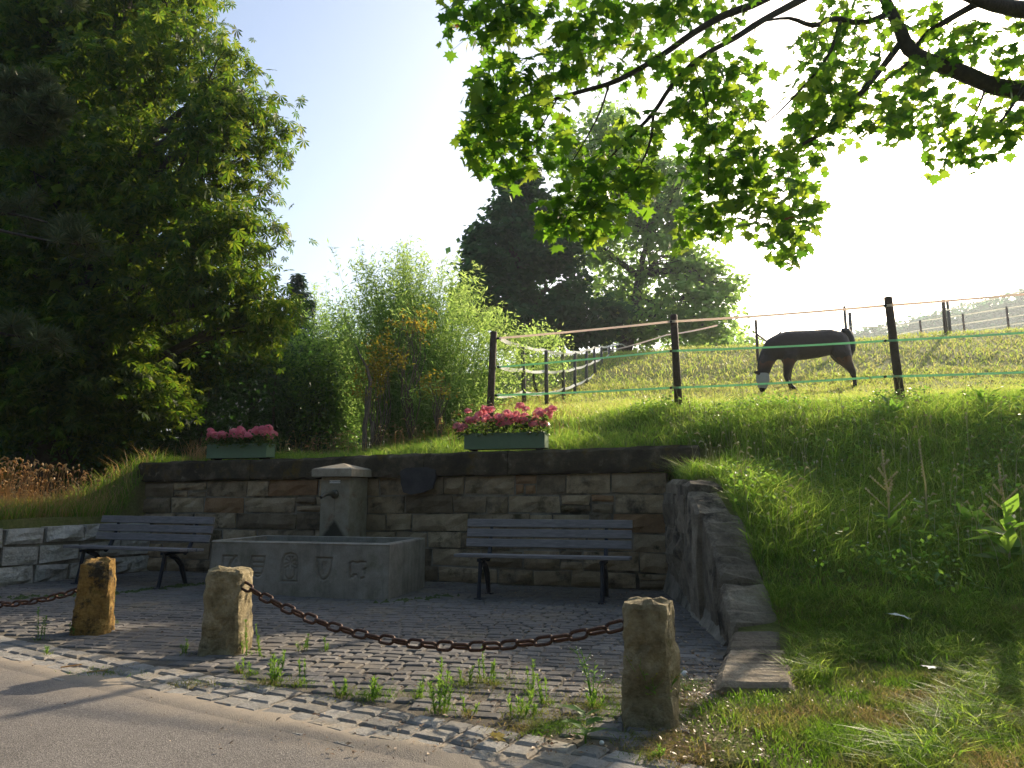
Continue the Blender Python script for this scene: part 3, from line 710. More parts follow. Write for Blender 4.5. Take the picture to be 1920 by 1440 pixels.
mb = MB(); mb.add([(rw-.01, rw+.01, .50), (tl-rw+.01, rw+.01, .50), (tl-rw+.01, TD-rw+.01, .50), (rw-.01, TD-rw+.01, .50)], [(0, 1, 2, 3)])
mb.build('water', M['water'], tro)
def pillarshaft():
    b = NB('stained pillar shaft'); c = b.coord('obj'); sp = b.n('ShaderNodeSeparateXYZ'); b.l(c, sp.inputs[0])
    def mth(op, *a):
        k = b.n('ShaderNodeMath', operation=op)
        for i, x in enumerate(a):
            if hasattr(x, 'node'): b.l(x, k.inputs[i])
            else: k.inputs[i].default_value = x
        return k.outputs[0]
    dx = mth('ABSOLUTE', mth('ADD', sp.outputs[0], .22)); wd = mth('MULTIPLY_ADD', mth('MAXIMUM', mth('SUBTRACT', .84, sp.outputs[2]), 0), .8, .014)
    nz = mth('MULTIPLY_ADD', b.noise(c, 14, 6, .7), .09, -.045); q = mth('ADD', mth('SUBTRACT', wd, dx), nz); up = b.ramp(sp.outputs[2], [(.0, 1), (1.0, 1), (1.06, 0)]) if False else mth('LESS_THAN', sp.outputs[2], 1.12)
    fac = mth('MULTIPLY', b.ramp(q, [(.0, 0), (.06, .9)]), up)
    fr = mth('LESS_THAN', sp.outputs[1], .02); fac = mth('MULTIPLY', fac, fr)
    col = b.ramp(b.noise(c, 7, 8, .65), [(.25, (.2, .17, .12)), (.5, (.30, .26, .19)), (.75, (.38, .34, .27))]); g = b.noise(c, 100, 8, .75)
    col = b.mix(.5, col, b.ramp(g, [(.3, .6), (.7, 1.4)]), 'MULTIPLY'); rs = b.ramp(b.noise(c, 5, 5, .6), [(.55, 0), (.65, .6)])
    col = b.mix(rs, col, (.20, .11, .06)); col = b.mix(fac, col, (.022, .02, .013))
    return b.pbr(col, .9, b.bump(g, .004))
# pillar
pu = wall_u(690, -.03, 930); pz = 1.39
pil = thing('fountain_pillar', 'square stone fountain pillar with pyramid cap and spout', 'fountain pillar', tuple(W(pu, -.54)), wall.rotation_euler.z)
mb = MB(); mb.box(-.44, 0, 0, .5, -.05, pz, .012); mb.build('shaft', pillarshaft(), pil)
mb = MB()
q0, q1, r0, r1 = -.53, .07, -.09, .52
vs = [(q0, r0, pz+.004), (q1, r0, pz+.004), (q1, r1, pz+.004), (q0, r1, pz+.004), (q0, r0, pz+.10), (q1, r0, pz+.10), (q1, r1, pz+.10), (q0, r1, pz+.10),
      (q0+.025, r0+.025, pz+.115), (q1-.025, r0+.025, pz+.115), (q1-.025, r1-.025, pz+.115), (q0+.025, r1-.025, pz+.115), (-.22, .2, pz+.19)]
fs = [(3, 2, 1, 0)]+[(i, (i+1) % 4, 4+(i+1) % 4, 4+i) for i in range(4)]+[(4+i, 4+(i+1) % 4, 8+(i+1) % 4, 8+i) for i in range(4)]+[(8+i, 8+(i+1) % 4, 12) for i in range(4)]
mb.add(vs, fs); mb.build('cap_stone', M['pillar'], pil)
mb = MB(); zs = 1.16; mb.tube([(-.22, .005, zs), (-.22, -.03, zs)], [.062, .055], 16)
mb.tube([(-.22, -.02, zs), (-.22, -.12, zs+.012), (-.22, -.25, zs-.005), (-.22, -.34, zs-.045)], [.036, .032, .027, .022], 12, cap=False)
mb.build('spout', M['bronze'], pil, True)
mb = MB(); ol = [(-.235, zs-.06), (-.205, zs-.06), (-.19, 1.0), (-.2, .9), (-.12, .8), (-.05, .72), (-.03, .6), (-.4, .6), (-.38, .73), (-.32, .8), (-.25, .9), (-.25, 1.0)]

mb = MB(); mb.box(-.305, -.145, -.006, 0, 1.305, 1.345); pl8 = mb.build('name_plate', M['white'], pil)
tc = bpy.data.curves.new('t', 'FONT'); tc.body = 'KEIN TRINKWASSER'; tc.size = .021; tc.align_x = 'CENTER'
to = bpy.data.objects.new('t', tc); COL.objects.link(to); dg = bpy.context.evaluated_depsgraph_get()
tm = bpy.data.meshes.new_from_object(to.evaluated_get(dg)); bpy.data.objects.remove(to)
tm.materials.clear(); link('lettering', tm, M['ink'], pl8, (-.225, -.0075, 1.318), (R(90), 0, 0))
# ================================================================== BENCHES
def make_bench(label, loc, rz):
    t = thing('park_bench', label, 'bench', loc, rz, 'slatted benches against the wall')
    Lb = 1.98; hx = Lb/2
    def slat(nm, y, z, wd, th, ang):
        m2 = MB(); m2.box(-hx+random.uniform(-.006, .006), hx+random.uniform(-.006, .006), -wd/2, wd/2, -th/2, th/2, .005)
        return m2.build(nm, M['wood'], t, False, (0, y, z), (ang, 0, 0))
    for k in range(3): slat('seat_slat', .07+k*.145, .47-.008*k, .125, .036, R(-3))
    for k in range(3): slat('back_slat', .50+.03*k+.012, .585+.115*k, .095, .034, R(78))
    for sx in (-hx+.30, hx-.30):
        m2 = MB(); m2.box(-.03, .03, .03, .44, .405, .44, .006); m2.build('seat_support', M['iron'], t, False, (sx, 0, 0))
        m2 = MB(); m2.tube([(0, .08, .41), (0, .05, .22), (0, .01, .0)], [.024, .021, .024], 8); m2.box(-.04, .04, -.04, .06, 0, .018)
        m2.build('leg', M['iron'], t, False, (sx, 0, 0))
        m2 = MB(); m2.tube([(0, .14, .41), (0, .26, .36), (0, .36, .26), (0, .41, .12), (0, .46, 0)], [.03, .034, .034, .028, .026], 8); m2.box(-.04, .04, .41, .51, 0, .018)
        m2.build('leg', M['iron'], t, False, (sx, 0, 0))
        m2 = MB(); m2.tube([(0, .40, .40), (0, .475, .46), (0, .53, .58), (0, .605, .86)], [.03, .028, .022, .018], 8); m2.build('back_bracket', M['iron'], t, False, (sx, 0, 0))
    return t
# right bench: front seat edge from px 845 to 1172
a1, a2 = Vector((-.64, 8.26, 0)), Vector((1.23, 7.82, 0)); mid = (a1+a2)/2
make_bench('slatted park bench against the wall right of the trough', tuple(mid), math.atan2((a2-a1).y, (a2-a1).x))
bl_ = thing_loc = Vector((-5.03, 9.30, 0))
make_bench('slatted park bench in the corner beside the pale limestone wall', tuple(bl_), R(-20))
# ================================================================== BOLLARDS + CHAINS
def bollard(label, px, py, hpx, wd, dp, rz, mat, seed):
    g_ = G(px, py); t = thing('stone_bollard', label, 'bollard', (g_.x, g_.y, 0), rz, 'stone bollards along the gutter')
    h = .60; random.seed(seed); nz = 26; seg = 44; vs = []; fs = []
    for k in range(nz+1):
        z = -.05+(h+.05)*k/nz; sc = 1.12-.16*k/nz
        if k == nz: sc -= .07
        for j in range(seg):
            a = 2*math.pi*j/seg; ca, sa = math.cos(a), math.sin(a); pw = 5.5
            r_ = (abs(ca)**pw+abs(sa)**pw)**(-1/pw)
            x, y = ca*r_*wd/2*sc, sa*r_*dp/2*sc
            nn = mn.noise(Vector((x*6+seed, y*6, z*5)))*.028+abs(mn.noise(Vector((x*14+seed, y*14, z*11))))*-.022+mn.noise(Vector((x*34+seed, y*34, z*30)))*.007
            d_ = Vector((ca, sa, 0)); vs.append(Vector((x, y, z))+d_*nn+Vector((0, 0, (nn*1.2 if k == nz else 0))))
    for k in range(nz):
        for j in range(seg): fs.append((k*seg+j, k*seg+(j+1) % seg, (k+1)*seg+(j+1) % seg, (k+1)*seg+j))
    top = nz*seg; c0 = len(vs); 
    for j in range(seg):
        p = vs[top+j]; vs.append(Vector((p.x*.55, p.y*.55, h+.012+mn.noise(Vector((p.x*12+seed, p.y*12, 3)))*.03)))
    vs.append(Vector((0, 0, h+.01)))
    for j in range(seg): fs += [(top+j, top+(j+1) % seg, c0+(j+1) % seg, c0+j), (c0+j, c0+(j+1) % seg, c0+seg)]
    m2 = MB(); m2.add(vs, fs); m2.build('shaft', mat, t)
    return t
B3 = bollard('pale chipped stone bollard nearest the camera at the grass edge', 1222, 1352, 205, .26, .25, R(-22), M['bollard'], 3)
B2 = bollard('greenish stone bollard in front of the trough holding the long chain', 422, 1222, 145, .29, .27, R(-4), M['bollard'], 8)
B1 = bollard('orange lichen covered stone bollard left of the gap in the chains', 172, 1186, 128, .27, .27, R(20), M['bollard_orange'], 5)
def eye(t, d, z=.49, r_=.14):
    m2 = MB(); d = Vector(d).normalized(); p = d*r_
    q_ = Matrix.Rotation(-t.rotation_euler.z, 3, 'Z'); m2.tube([q_ @ (d*(r_-.08)+Vector((0, 0, z))), q_ @ (p+Vector((0, 0, z)))], .03, 8)
    m2.build('iron_eye', M['rust'], t, True); return t.location+p+Vector((0, 0, z))
def link_mesh():
    m2 = MB(); L_, Wd, r_ = .135, .072, .0105; pts = []; n = 6; rr = Wd/2-r_; hl = L_/2-Wd/2
    for j in range(n+1): a = -math.pi/2+math.pi*j/n; pts.append((hl+rr*math.cos(a), rr*math.sin(a), 0))
    for j in range(n+1): a = math.pi/2+math.pi*j/n; pts.append((-hl+rr*math.cos(a), rr*math.sin(a), 0))
    m2.tube(pts, r_, 6, closed=True); me = m2.mesh('link', True); me.materials.append(M['rust']); return me
LM = link_mesh(); random.seed(5)
def chain(label, p0, p1, sag, group='rusty barrier chains'):
    t = thing('chain', label, 'chain', (0, 0, 0), group=group)
    N = 400; P_ = []
    for i in range(N+1):
        s = i/N; p = p0.lerp(p1, s); p = p-Vector((0, 0, sag*4*s*(1-s))); P_.append(p)
    L_ = [0]
    for i in range(N): L_.append(L_[-1]+(P_[i+1]-P_[i]).length)
    pitch = .114; k = int(L_[-1]/pitch); pitch = L_[-1]/k; 
    for j in range(k):
        s = (j+.5)*pitch; i = np.searchsorted(L_, s)-1; i = max(1, min(N-1, i)); tan = (P_[i+1]-P_[i-1]).normalized()
        side = tan.cross(Vector((0, 0, 1))).normalized(); up = side.cross(tan)
        roll = (R(38) if j % 2 else R(-52))+random.uniform(-.16, .16)
        y_ = side*math.cos(roll)+up*math.sin(roll); z_ = tan.cross(y_)
        o = link('link', LM, None, t); m4 = Matrix((tan, y_, z_)).transposed().to_4x4(); m4.translation = P_[i]; o.matrix_world = m4
    return t
e2 = eye(B2, (.86, -.5, 0), .50); e3 = eye(B3, (-.86, .5, 0), .475, .13); eye(B3, (.93, .1, 0), .475, .13)
chain('long rusty chain hanging between the trough bollard and the nearest bollard', e2, e3, .255)
e1 = eye(B1, (-.9, .4, 0), .36); eye(B1, (.7, -.72, 0), .48, .135)
e0 = Vector((-6.7, 7.6, .45)); chain('rusty chain running off to the left from the orange bollard', e0, e1, .26)
# ================================================================== PLANTERS
def icos(rad, sub, noise_amp, seed):
    import bmesh
    bm = bmesh.new(); bmesh.ops.create_icosphere(bm, subdivisions=sub, radius=rad)
    for v in bm.verts: v.co *= 1+noise_amp*mn.noise(v.co*22/1+Vector((seed, 0, 0)))*2
    me = bpy.data.meshes.new('head'); bm.to_mesh(me); bm.free(); return me
def head_mesh(seed):
    # a rounded truss made of many small five-petalled florets
    r_ = np.random.RandomState(seed); n = 46; d = ball_pts(n, r_); d[:, 2] = np.abs(d[:, 2])*1.1-.25; d /= np.linalg.norm(d, axis=1)[:, None]
    V, Fc = [], []
    for q_ in d:
        dv = Vector(q_); quat = dv.to_track_quat('Z', 'Y'); c_ = dv*.043*r_.uniform(.85, 1.15); k = len(V); V.append(tuple(c_+dv*.004))
        for j in range(5):
            for a_, rr in ((-.5, .013), (0, .019), (.5, .013)):
                a = 2*math.pi*(j+a_*.75)/5; V.append(tuple(c_+quat @ Vector((math.cos(a)*rr, math.sin(a)*rr, r_.uniform(-.003, .008)))))
            Fc.append((k, k+1+j*3, k+2+j*3, k+3+j*3))
    me = bpy.data.meshes.new('flower_head'); me.from_pydata(V, [], Fc); me.materials.append(M['petal']); return me
HM = [head_mesh(s) for s in range(4)]
def planter(px0, px1, pybot, label, fl_label, nh, spill):
    u1, u0 = wall_u(px0, .02, pybot), wall_u(px1, .02, pybot); L_ = u1-u0; zt = topz((u0+u1)/2)+.006
    rz = wall.rotation_euler.z; o = W(u1, .0)
    t = thing('planter', label, 'planter', (o.x, o.y, zt), rz, 'green planters on the wall'); h = .235; d = .22
    m2 = MB(); tk = .018
    m2.box(0, L_, 0, tk, 0.02, h, .003); m2.build('front_board', M['planter'], t)
    m2 = MB(); m2.box(0, L_, d-tk, d, .02, h, .003); m2.build('back_board', M['planter'], t)
    for x in (0.001, L_-tk-.001):
        m2 = MB(); m2.box(x, x+tk, tk+.001, d-tk-.001, .03, h-.002, .003); m2.build('end_board', M['planter'], t)
    m2 = MB(); m2.box(tk, L_-tk, tk, d-tk, .02, h-.02); m2.build('soil', M['soil'], t)
    for x in (.1, L_-.1):
        m2 = MB(); m2.box(x-.03, x+.03, .02, d-.02, 0, .02); m2.build('foot', M['soil'], t)
    g = thing('geraniums', fl_label, 'flowers', (o.x, o.y, zt+h-.02), rz, 'pink geraniums in the planters')
    n = 1300; p = np.stack([RS.uniform(-.05-spill*.1, L_+.03, n), RS.normal(.1, .09, n), RS.uniform(-.02, .15+.09*spill, n)], 1)
    leaves_obj('foliage', M['geraniumleaf'], g, (leaf_quad(.95)), p, .05, (-.9, .6))
    for k in range(nh):
        x = (k+.5)/nh*(L_+.12)-.06+random.uniform(-.04, .04) - (spill*.1 if k < 3 else 0); y = random.uniform(-.06, .22); z = random.uniform(.11, .26 if not spill else .36)*(1 if k > 3 or not spill else .6)
        oo = link('flower_head', HM[k % 4], None, g, (x, y, z), (random.uniform(-.4, .4), random.uniform(-.4, .4), random.uniform(0, 6))); s_ = random.uniform(1.0, 1.45); oo.scale = (s_, s_, s_*.85)
    m2 = MB()
    for k in range(nh):
        x = random.uniform(0, L_); m2.tube([(x, .1, 0), (x+random.uniform(-.04, .04), .1, .16)], .003, 4)
    m2.build('stems', M['geraniumleaf'], g)
planter(388, 500, 860, 'green wooden planter box on the left part of the wall coping', 'dense pink geraniums filling the left planter box', 40, 0)
planter(871, 1022, 842, 'green wooden planter box on the wall coping right of the pillar', 'pink geraniums spilling sideways out of the right planter box', 44, 1)
# ================================================================== PADDOCK FENCE
fence = thing('paddock_fence', 'paddock fence of brown posts and electric tape along the bank top', 'fence', (0, 0, 0))
def gz(x, y): return float(T(x, y))
def post(parent, px, Y, pytop, dia, mat, lean=(0, 0), pybot=None):
    p = P(px, pytop, Y); zb_ = gz(p.x, Y)-.2; m2 = MB(); hh = p.z-zb_
    m2.tube([(-lean[0], -lean[1], 0), (-lean[0]*.5, -lean[1]*.5, hh*.5), (0, 0, hh-.012), (0, 0, hh)], [dia/2*1.12, dia/2*1.05, dia/2, dia/2*.85], 10)
    m2.build('post', mat, parent, True, (p.x, Y, zb_)); return p
YM, YR, YC = 10.9, 10.0, 11.85
pr = post(fence, 1665, YR, 557, .112, M['post'], (-.07, 0)); pm = post(fence, 1263, YM, 590, .112, M['post'], (-.03, 0)); pcn = post(fence, 926, YC, 622, .12, M['post'], (.08, 0))
prr = Vector((8.1, 9.1, gz(8.1, 9.1)+1.36)); m2 = MB(); m2.tube([(0, 0, 0), (0, 0, 1.5)], .045, 10); m2.build('post', M['post'], fence, True, (8.1, 9.1, prr.z-1.5))
def tape(parent, pts, wd, mat, th=.0015, name='tape'):
    m2 = MB(); vs = []; fs = []; pts = [Vector(p) for p in pts]; n = len(pts)
    for i, p in enumerate(pts):
        tan = (pts[min(i+1, n-1)]-pts[max(i-1, 0)]).normalized(); s_ = tan.cross(Vector((0, 0, 1))).normalized()*th
        h = Vector((0, 0, wd/2))+s_*3*math.sin(i*.7); vs += [p-h-s_, p+h-s_, p+h+s_, p-h+s_]
    for i in range(n-1):
        for k in range(4): fs.append((4*i+k, 4*i+(k+1) % 4, 4*i+4+(k+1) % 4, 4*i+4+k))
    fs += [(0, 3, 2, 1), (4*n-4, 4*n-3, 4*n-2, 4*n-1)]
    m2.add(vs, fs); return m2.build(name, mat, parent)
def sagline(a, b, sag=.02, n=10): return [a.lerp(b, i/n)-Vector((0, 0, sag*4*(i/n)*(1-i/n))) for i in range(n+1)]
rows_px = {0: ((936, 634), (1258, 603), (1660, 573), (1915, 551)), 1: ((936, 688), (1258, 658), (1660, 639), (1915, 623)), 2: ((932, 741), (1258, 727), (1660, 706), (1915, 697))}
tp = {}
for k, mt in ((0, 'tape_pink'), (1, 'tape_green'), (2, 'tape_green')):
    q_ = [P(*rows_px[k][0], YC-.03), P(*rows_px[k][1], YM-.06), P(*rows_px[k][2], YR-.06), P(*rows_px[k][3], 9.35)]
    e = q_[3]+(q_[3]-q_[2])*.5; line = sagline(q_[0], q_[1], .01)+sagline(q_[1], q_[2], .015)[1:]+sagline(q_[2], e, .01)[1:]
    tape(fence, line, .030 if k else .034, M[mt]); tp[k] = q_
    for q2 in q_[1:3]:
        m2 = MB(); m2.tube([(0, -.01, 0), (0, .03, 0)], .018, 8); m2.build('insulator', M['iron'], fence, True, q2)
    m2 = MB(); m2.tube([(-.04, 0, 0), (.03, 0, 0)], .02, 8); m2.build('insulator', M['iron'], fence, True, q_[0]+Vector((0, .02, 0)))
lp = [(980, 650, 15.6), (1024, 657, 17.8), (1055, 663, 20), (1078, 661, 21.6), (1100, 659, 23.4), (1114, 651, 25.4), (1127, 650, 27.5), (1142, 650, 30.5), (1149, 648, 33), (1157, 646, 35.5), (1163, 646, 38), (1169, 645, 40), (1176, 646, 42)]
lps = [post(fence, a, c_, b_, .095 if i < 7 else .1, M['post2'], (random.uniform(-.05, .05), 0)) for i, (a, b_, c_) in enumerate(lp)]
wt = [[(938, 635, YC), (980, 648, 15.6), (1020, 656, 17.8), (1056, 662, 20), (1078, 660, 21.6), (1100, 656, 23.4), (1114, 651, 25.4), (1128, 650, 27.5), (1142, 649, 30.5), (1150, 646, 33), (1158, 643, 35.5), (1166, 645, 38), (1178, 650, 40), (1190, 658, 42)],
      [(936, 687, YC), (980, 693, 15.6), (1020, 696, 17.8), (1056, 695, 20), (1078, 690, 21.6), (1100, 684, 23.4), (1114, 677, 25.4), (1128, 672, 27.5), (1142, 665, 30.5), (1150, 661, 33), (1160, 662, 36), (1176, 661, 40)],
      [(932, 742, YC), (980, 735, 15.6), (1020, 737, 17.8), (1056, 729, 20), (1078, 721, 21.6), (1100, 711, 23.4), (1114, 702, 25.4), (1128, 695, 27.5), (1142, 687, 30.5), (1155, 678, 34), (1176, 676, 40)]]
for r_ in wt:
    q_ = [P(a, b_, c_) for a, b_, c_ in r_]; line = []
    for a, b_ in zip(q_[:-1], q_[1:]): line += sagline(a, b_, .04, 4)[:-1]
    tape(fence, line+[q_[-1]], .07, M['tape_white'], .006)
# far fences
ff = thing('far_fence', 'distant fence of dark posts with white tapes climbing the meadow at right', 'fence', (0, 0, 0))
fp_ = [(1725, 600, 52), (1805, 588, 50), (1887, 575, 48), (1990, 560, 46)]
fq = [post(ff, a, c_, b_, .14, M['post'], (0, 0)) for a, b_, c_ in fp_]; fq0 = P(1650, 616, 53)
for dz in (.1, .75, 1.3):
    line = [fq0-Vector((0, 0, dz))]+[q_-Vector((0, 0, dz)) for q_ in fq]; tape(ff, line, .07, M['tape_white'], .02)
f2 = thing('cross_fence', 'paddock cross fence behind the horse with paired posts and slack tape', 'fence', (0, 0, 0))
c1 = post(f2, 1768, 27.5, 562, .14, M['post']); c2 = post(f2, 1776, 28.5, 564, .12, M['post2']); c3 = post(f2, 1583, 26, 574, .1, M['post2']); c4 = post(f2, 1593, 26.5, 586, .12, M['post2']); c5 = post(f2, 1417, 24.5, 600, .09, M['post'])
c6 = P(1960, 536, 25)
tape(f2, sagline(P(1593, 612, 26.3), c1-Vector((0, 0, .45)), .25, 10)+[c6], .05, M['tape_white'], .004)
tape(f2, sagline(c5-Vector((0, 0, .1)), P(1583, 588, 26), .2, 8), .03, M['tape_white'], .004)
m2 = MB(); m2.tube([P(1417, 625, 24.5), P(1444, 645, 23.5)], .03, 6); m2.build('brace', M['post'], f2)
tape(f2, sagline(P(1130, 660, 33), P(1250, 628, 24), .05, 6)+sagline(P(1250, 628, 24), P(1345, 610, 22), .03, 4)[1:], .05, M['tape_pink'], .004)
tape(f2, sagline(P(1340, 664, 36), P(1560, 640, 27), .1, 6), .05, M['tape_white'], .004)
# ================================================================== HORSE
def horse():
    Yh = 17.9; k = Yh/F/6.857*1.055
    ang = 0; o = P(1380+1050/6.857, 590+930/6.857, Yh); ox, oz = 1050, 930
    gzz = gz(o.x, Yh)
    t = thing('horse', 'dark bay horse wearing a pale fly mask, grazing behind the fence', 'horse', (o.x, Yh, gzz-.01))
    V, E_, Rr = [], [], []
    def v(x, y, z, r_): V.append(((x-ox)*k, z, (oz-y)*k)); Rr.append(r_*k); return len(V)-1
    def e(a, b_): E_.append((a, b_))
    hip = v(1330, 335, 0, 150); croup = v(1230, 325, 0, 165); mid_ = v(1070, 350, 0, 178); bar = v(900, 365, 0, 186); sh = v(740, 375, 0, 190); shf = v(640, 385, 0, 168)
    n1 = v(550, 400, 0, 140); n2 = v(480, 480, 0, 112); n3 = v(425, 590, 0, 92); n4 = v(395, 690, 0, 78); h1 = v(378, 740, 0, 72); h2 = v(378, 810, 0, 70); h3 = v(370, 880, 0, 50); h4 = v(366, 925, 0, 36)
    for a, b_ in ((hip, croup), (croup, mid_), (mid_, bar), (bar, sh), (sh, shf), (shf, n1), (n1, n2), (n2, n3), (n3, n4), (n4, h1), (h1, h2), (h2, h3), (h3, h4)): e(a, b_)
    def leg(root, pts):
        pr_ = root
        for p in pts: c_ = v(*p); e(pr_, c_); pr_ = c_
    s_ = .16
    leg(sh, [(705, 520, -s_, 88), (668, 640, -s_, 56), (640, 760, -s_, 36), (655, 830, -s_, 24), (700, 890, -s_, 24), (725, 915, -s_, 26), (738, 945, -s_, 33)])
    leg(sh, [(745, 530, s_, 86), (735, 640, s_, 52), (728, 750, s_, 35), (735, 830, s_, 24), (745, 890, s_, 25), (765, 920, s_, 30), (775, 935, s_, 32)])
    leg(hip, [(1335, 470, -s_, 118), (1395, 590, -s_, 66), (1455, 710, -s_, 42), (1472, 790, -s_, 27), (1474, 870, -s_, 26), (1470, 905, -s_, 28), (1462, 935, -s_, 34)])
    leg(hip, [(1380, 460, s_, 110), (1450, 570, s_, 62), (1525, 670, s_, 42), (1540, 750, s_, 26), (1550, 830, s_, 26), (1552, 865, s_, 28), (1550, 890, s_, 34)])
    hb = MB(); Vv = [Vector(q) for q in V]; adj = {}
    def ell(p, rx, ry, rz):
        n0 = len(hb.v); ns, nr = 14, 8
        for i in range(1, nr):
            for j in range(ns):
                a_, b_ = math.pi*i/nr, 2*math.pi*j/ns; hb.v.append((p.x+rx*math.sin(a_)*math.cos(b_), p.y+ry*math.sin(a_)*math.sin(b_), p.z+rz*math.cos(a_)))
        hb.v += [(p.x, p.y, p.z+rz), (p.x, p.y, p.z-rz)]; tp_ = len(hb.v)-2
        for i in range(nr-2):
            for j in range(ns): hb.f.append((n0+i*ns+j, n0+(i+1)*ns+j, n0+(i+1)*ns+(j+1) % ns, n0+i*ns+(j+1) % ns))
        for j in range(ns): hb.f.append((n0+j, n0+(j+1) % ns, tp_)); hb.f.append((n0+(nr-2)*ns+(j+1) % ns, n0+(nr-2)*ns+j, tp_+1))
    for a_, b_ in E_:
        L_ = (Vv[a_]-Vv[b_]).length; m_ = max(2, int(L_/.035))
        for i in range(m_+1):
            s2_ = i/m_; p_ = Vv[a_].lerp(Vv[b_], s2_); r_ = Rr[a_]*(1-s2_)+Rr[b_]*s2_; ell(p_, r_, r_*(.80 if r_ > .2 else 1), r_)
    me = hb.mesh('body'); ob = bpy.data.objects.new('body_tmp', me); COL.objects.link(ob)
    rm_ = ob.modifiers.new('r', 'REMESH'); rm_.mode = 'VOXEL'; rm_.voxel_size = .022; rm_.use_smooth_shade = True
    sm_ = ob.modifiers.new('m', 'SMOOTH'); sm_.factor = .5; sm_.iterations = 6
    d_ = bpy.context.evaluated_depsgraph_get(); d_.update(); bm_ = bpy.data.meshes.new_from_object(ob.evaluated_get(d_)); bpy.data.objects.remove(ob)
    co_ = np.empty(len(bm_.vertices)*3, np.float32); bm_.vertices.foreach_get('co', co_); co_ = co_.reshape(-1, 3); 
    bm_.vertices.foreach_set('co', co_.ravel()); bm_.update()
    b = NB('bay horse coat'); c = b.coord('obj'); sp = b.n('ShaderNodeSeparateXYZ'); b.l(c, sp.inputs[0])
    ad = b.n('ShaderNodeMath', operation='MULTIPLY_ADD'); b.l(b.noise(c, 3, 3, .5), ad.inputs[0]); ad.inputs[1].default_value = .5; b.l(sp.outputs[2], ad.inputs[2])
    col = b.ramp(ad.outputs[0], [(.35, (.012, .009, .008)), (.75, (.035, .018, .012)), (1.05, (.10, .038, .018)), (1.5, (.035, .022, .017))])
    M['horse'] = b.pbr(col, .5, b.bump(b.noise(c, 9, 4, .6), .03), 0, .22)
    bm_.materials.clear(); link('body', bm_, M['horse'], t)
    hair = plain('black horse hair', (.008, .007, .007), .5, 0, 90, .004, .3)
    def Q(x, y, z=0): return ((x-ox)*k, z, (oz-y)*k)
    m2 = MB(); m2.tube([Q(1400, 180), Q(1455, 185), Q(1490, 260), Q(1500, 340), Q(1492, 420), Q(1465, 500), Q(1445, 540)], [30*k, 44*k, 50*k, 55*k, 52*k, 38*k, 12*k], 12)
    m2.build('tail', hair, t, True)
    m2 = MB(); m2.tube([Q(640, 195), Q(560, 275), Q(480, 360), Q(400, 460), Q(360, 560), Q(345, 660), Q(348, 725)], [8*k, 24*k, 30*k, 32*k, 30*k, 28*k, 14*k], 10)
    m2.build('mane', hair, t, True)
    mask = plain('pale grey fly mask', (.42, .40, .37), .9, 0, 120, .003, .15)
    m2 = MB(); m2.tube([Q(382, 725), Q(380, 770), Q(378, 820), Q(372, 880), Q(368, 910)], [74*k, 80*k, 78*k, 60*k, 48*k], 16, cap=False); fm = m2.build('fly_mask', mask, t, True)
    for z_, tip in ((-.09, (250, 715)), (.09, (420, 690))):
        m2 = MB(); m2.tube([Q(335, 730, z_*.7), Q((335+tip[0])/2, (730+tip[1])/2-4, z_), Q(*tip, z_*1.3)], [26*k, 22*k, 3*k], 8); m2.build('ear', mask if z_ > 0 else M['horse'], t, True)
    hoof = plain('dark hoof horn', (.02, .018, .016), .5)
    for x, y, z_ in ((745, 948, -s_), (782, 940, s_), (1458, 938, -s_), (1548, 900, s_)):
        m2 = MB(); m2.tube([Q(x, y-12, z_), Q(x-6, y+12, z_)], [30*k, 38*k], 10); m2.build('hoof', hoof, t, True)
    return t
horse()
# ================================================================== TREES
random.seed(21)
QL = leaf_quad(.5); QN = leaf_quad(.2); QW = leaf_quad(.85); QR = leaf_quad(.34)
def E_(px, py, Y, rx, ry, n, rz=None):
    """crown lobe from picture position at depth Y; radii in metres"""
    p = P(px, py, Y); return (p.x, p.y, p.z, rx, rz or rx, ry, n)
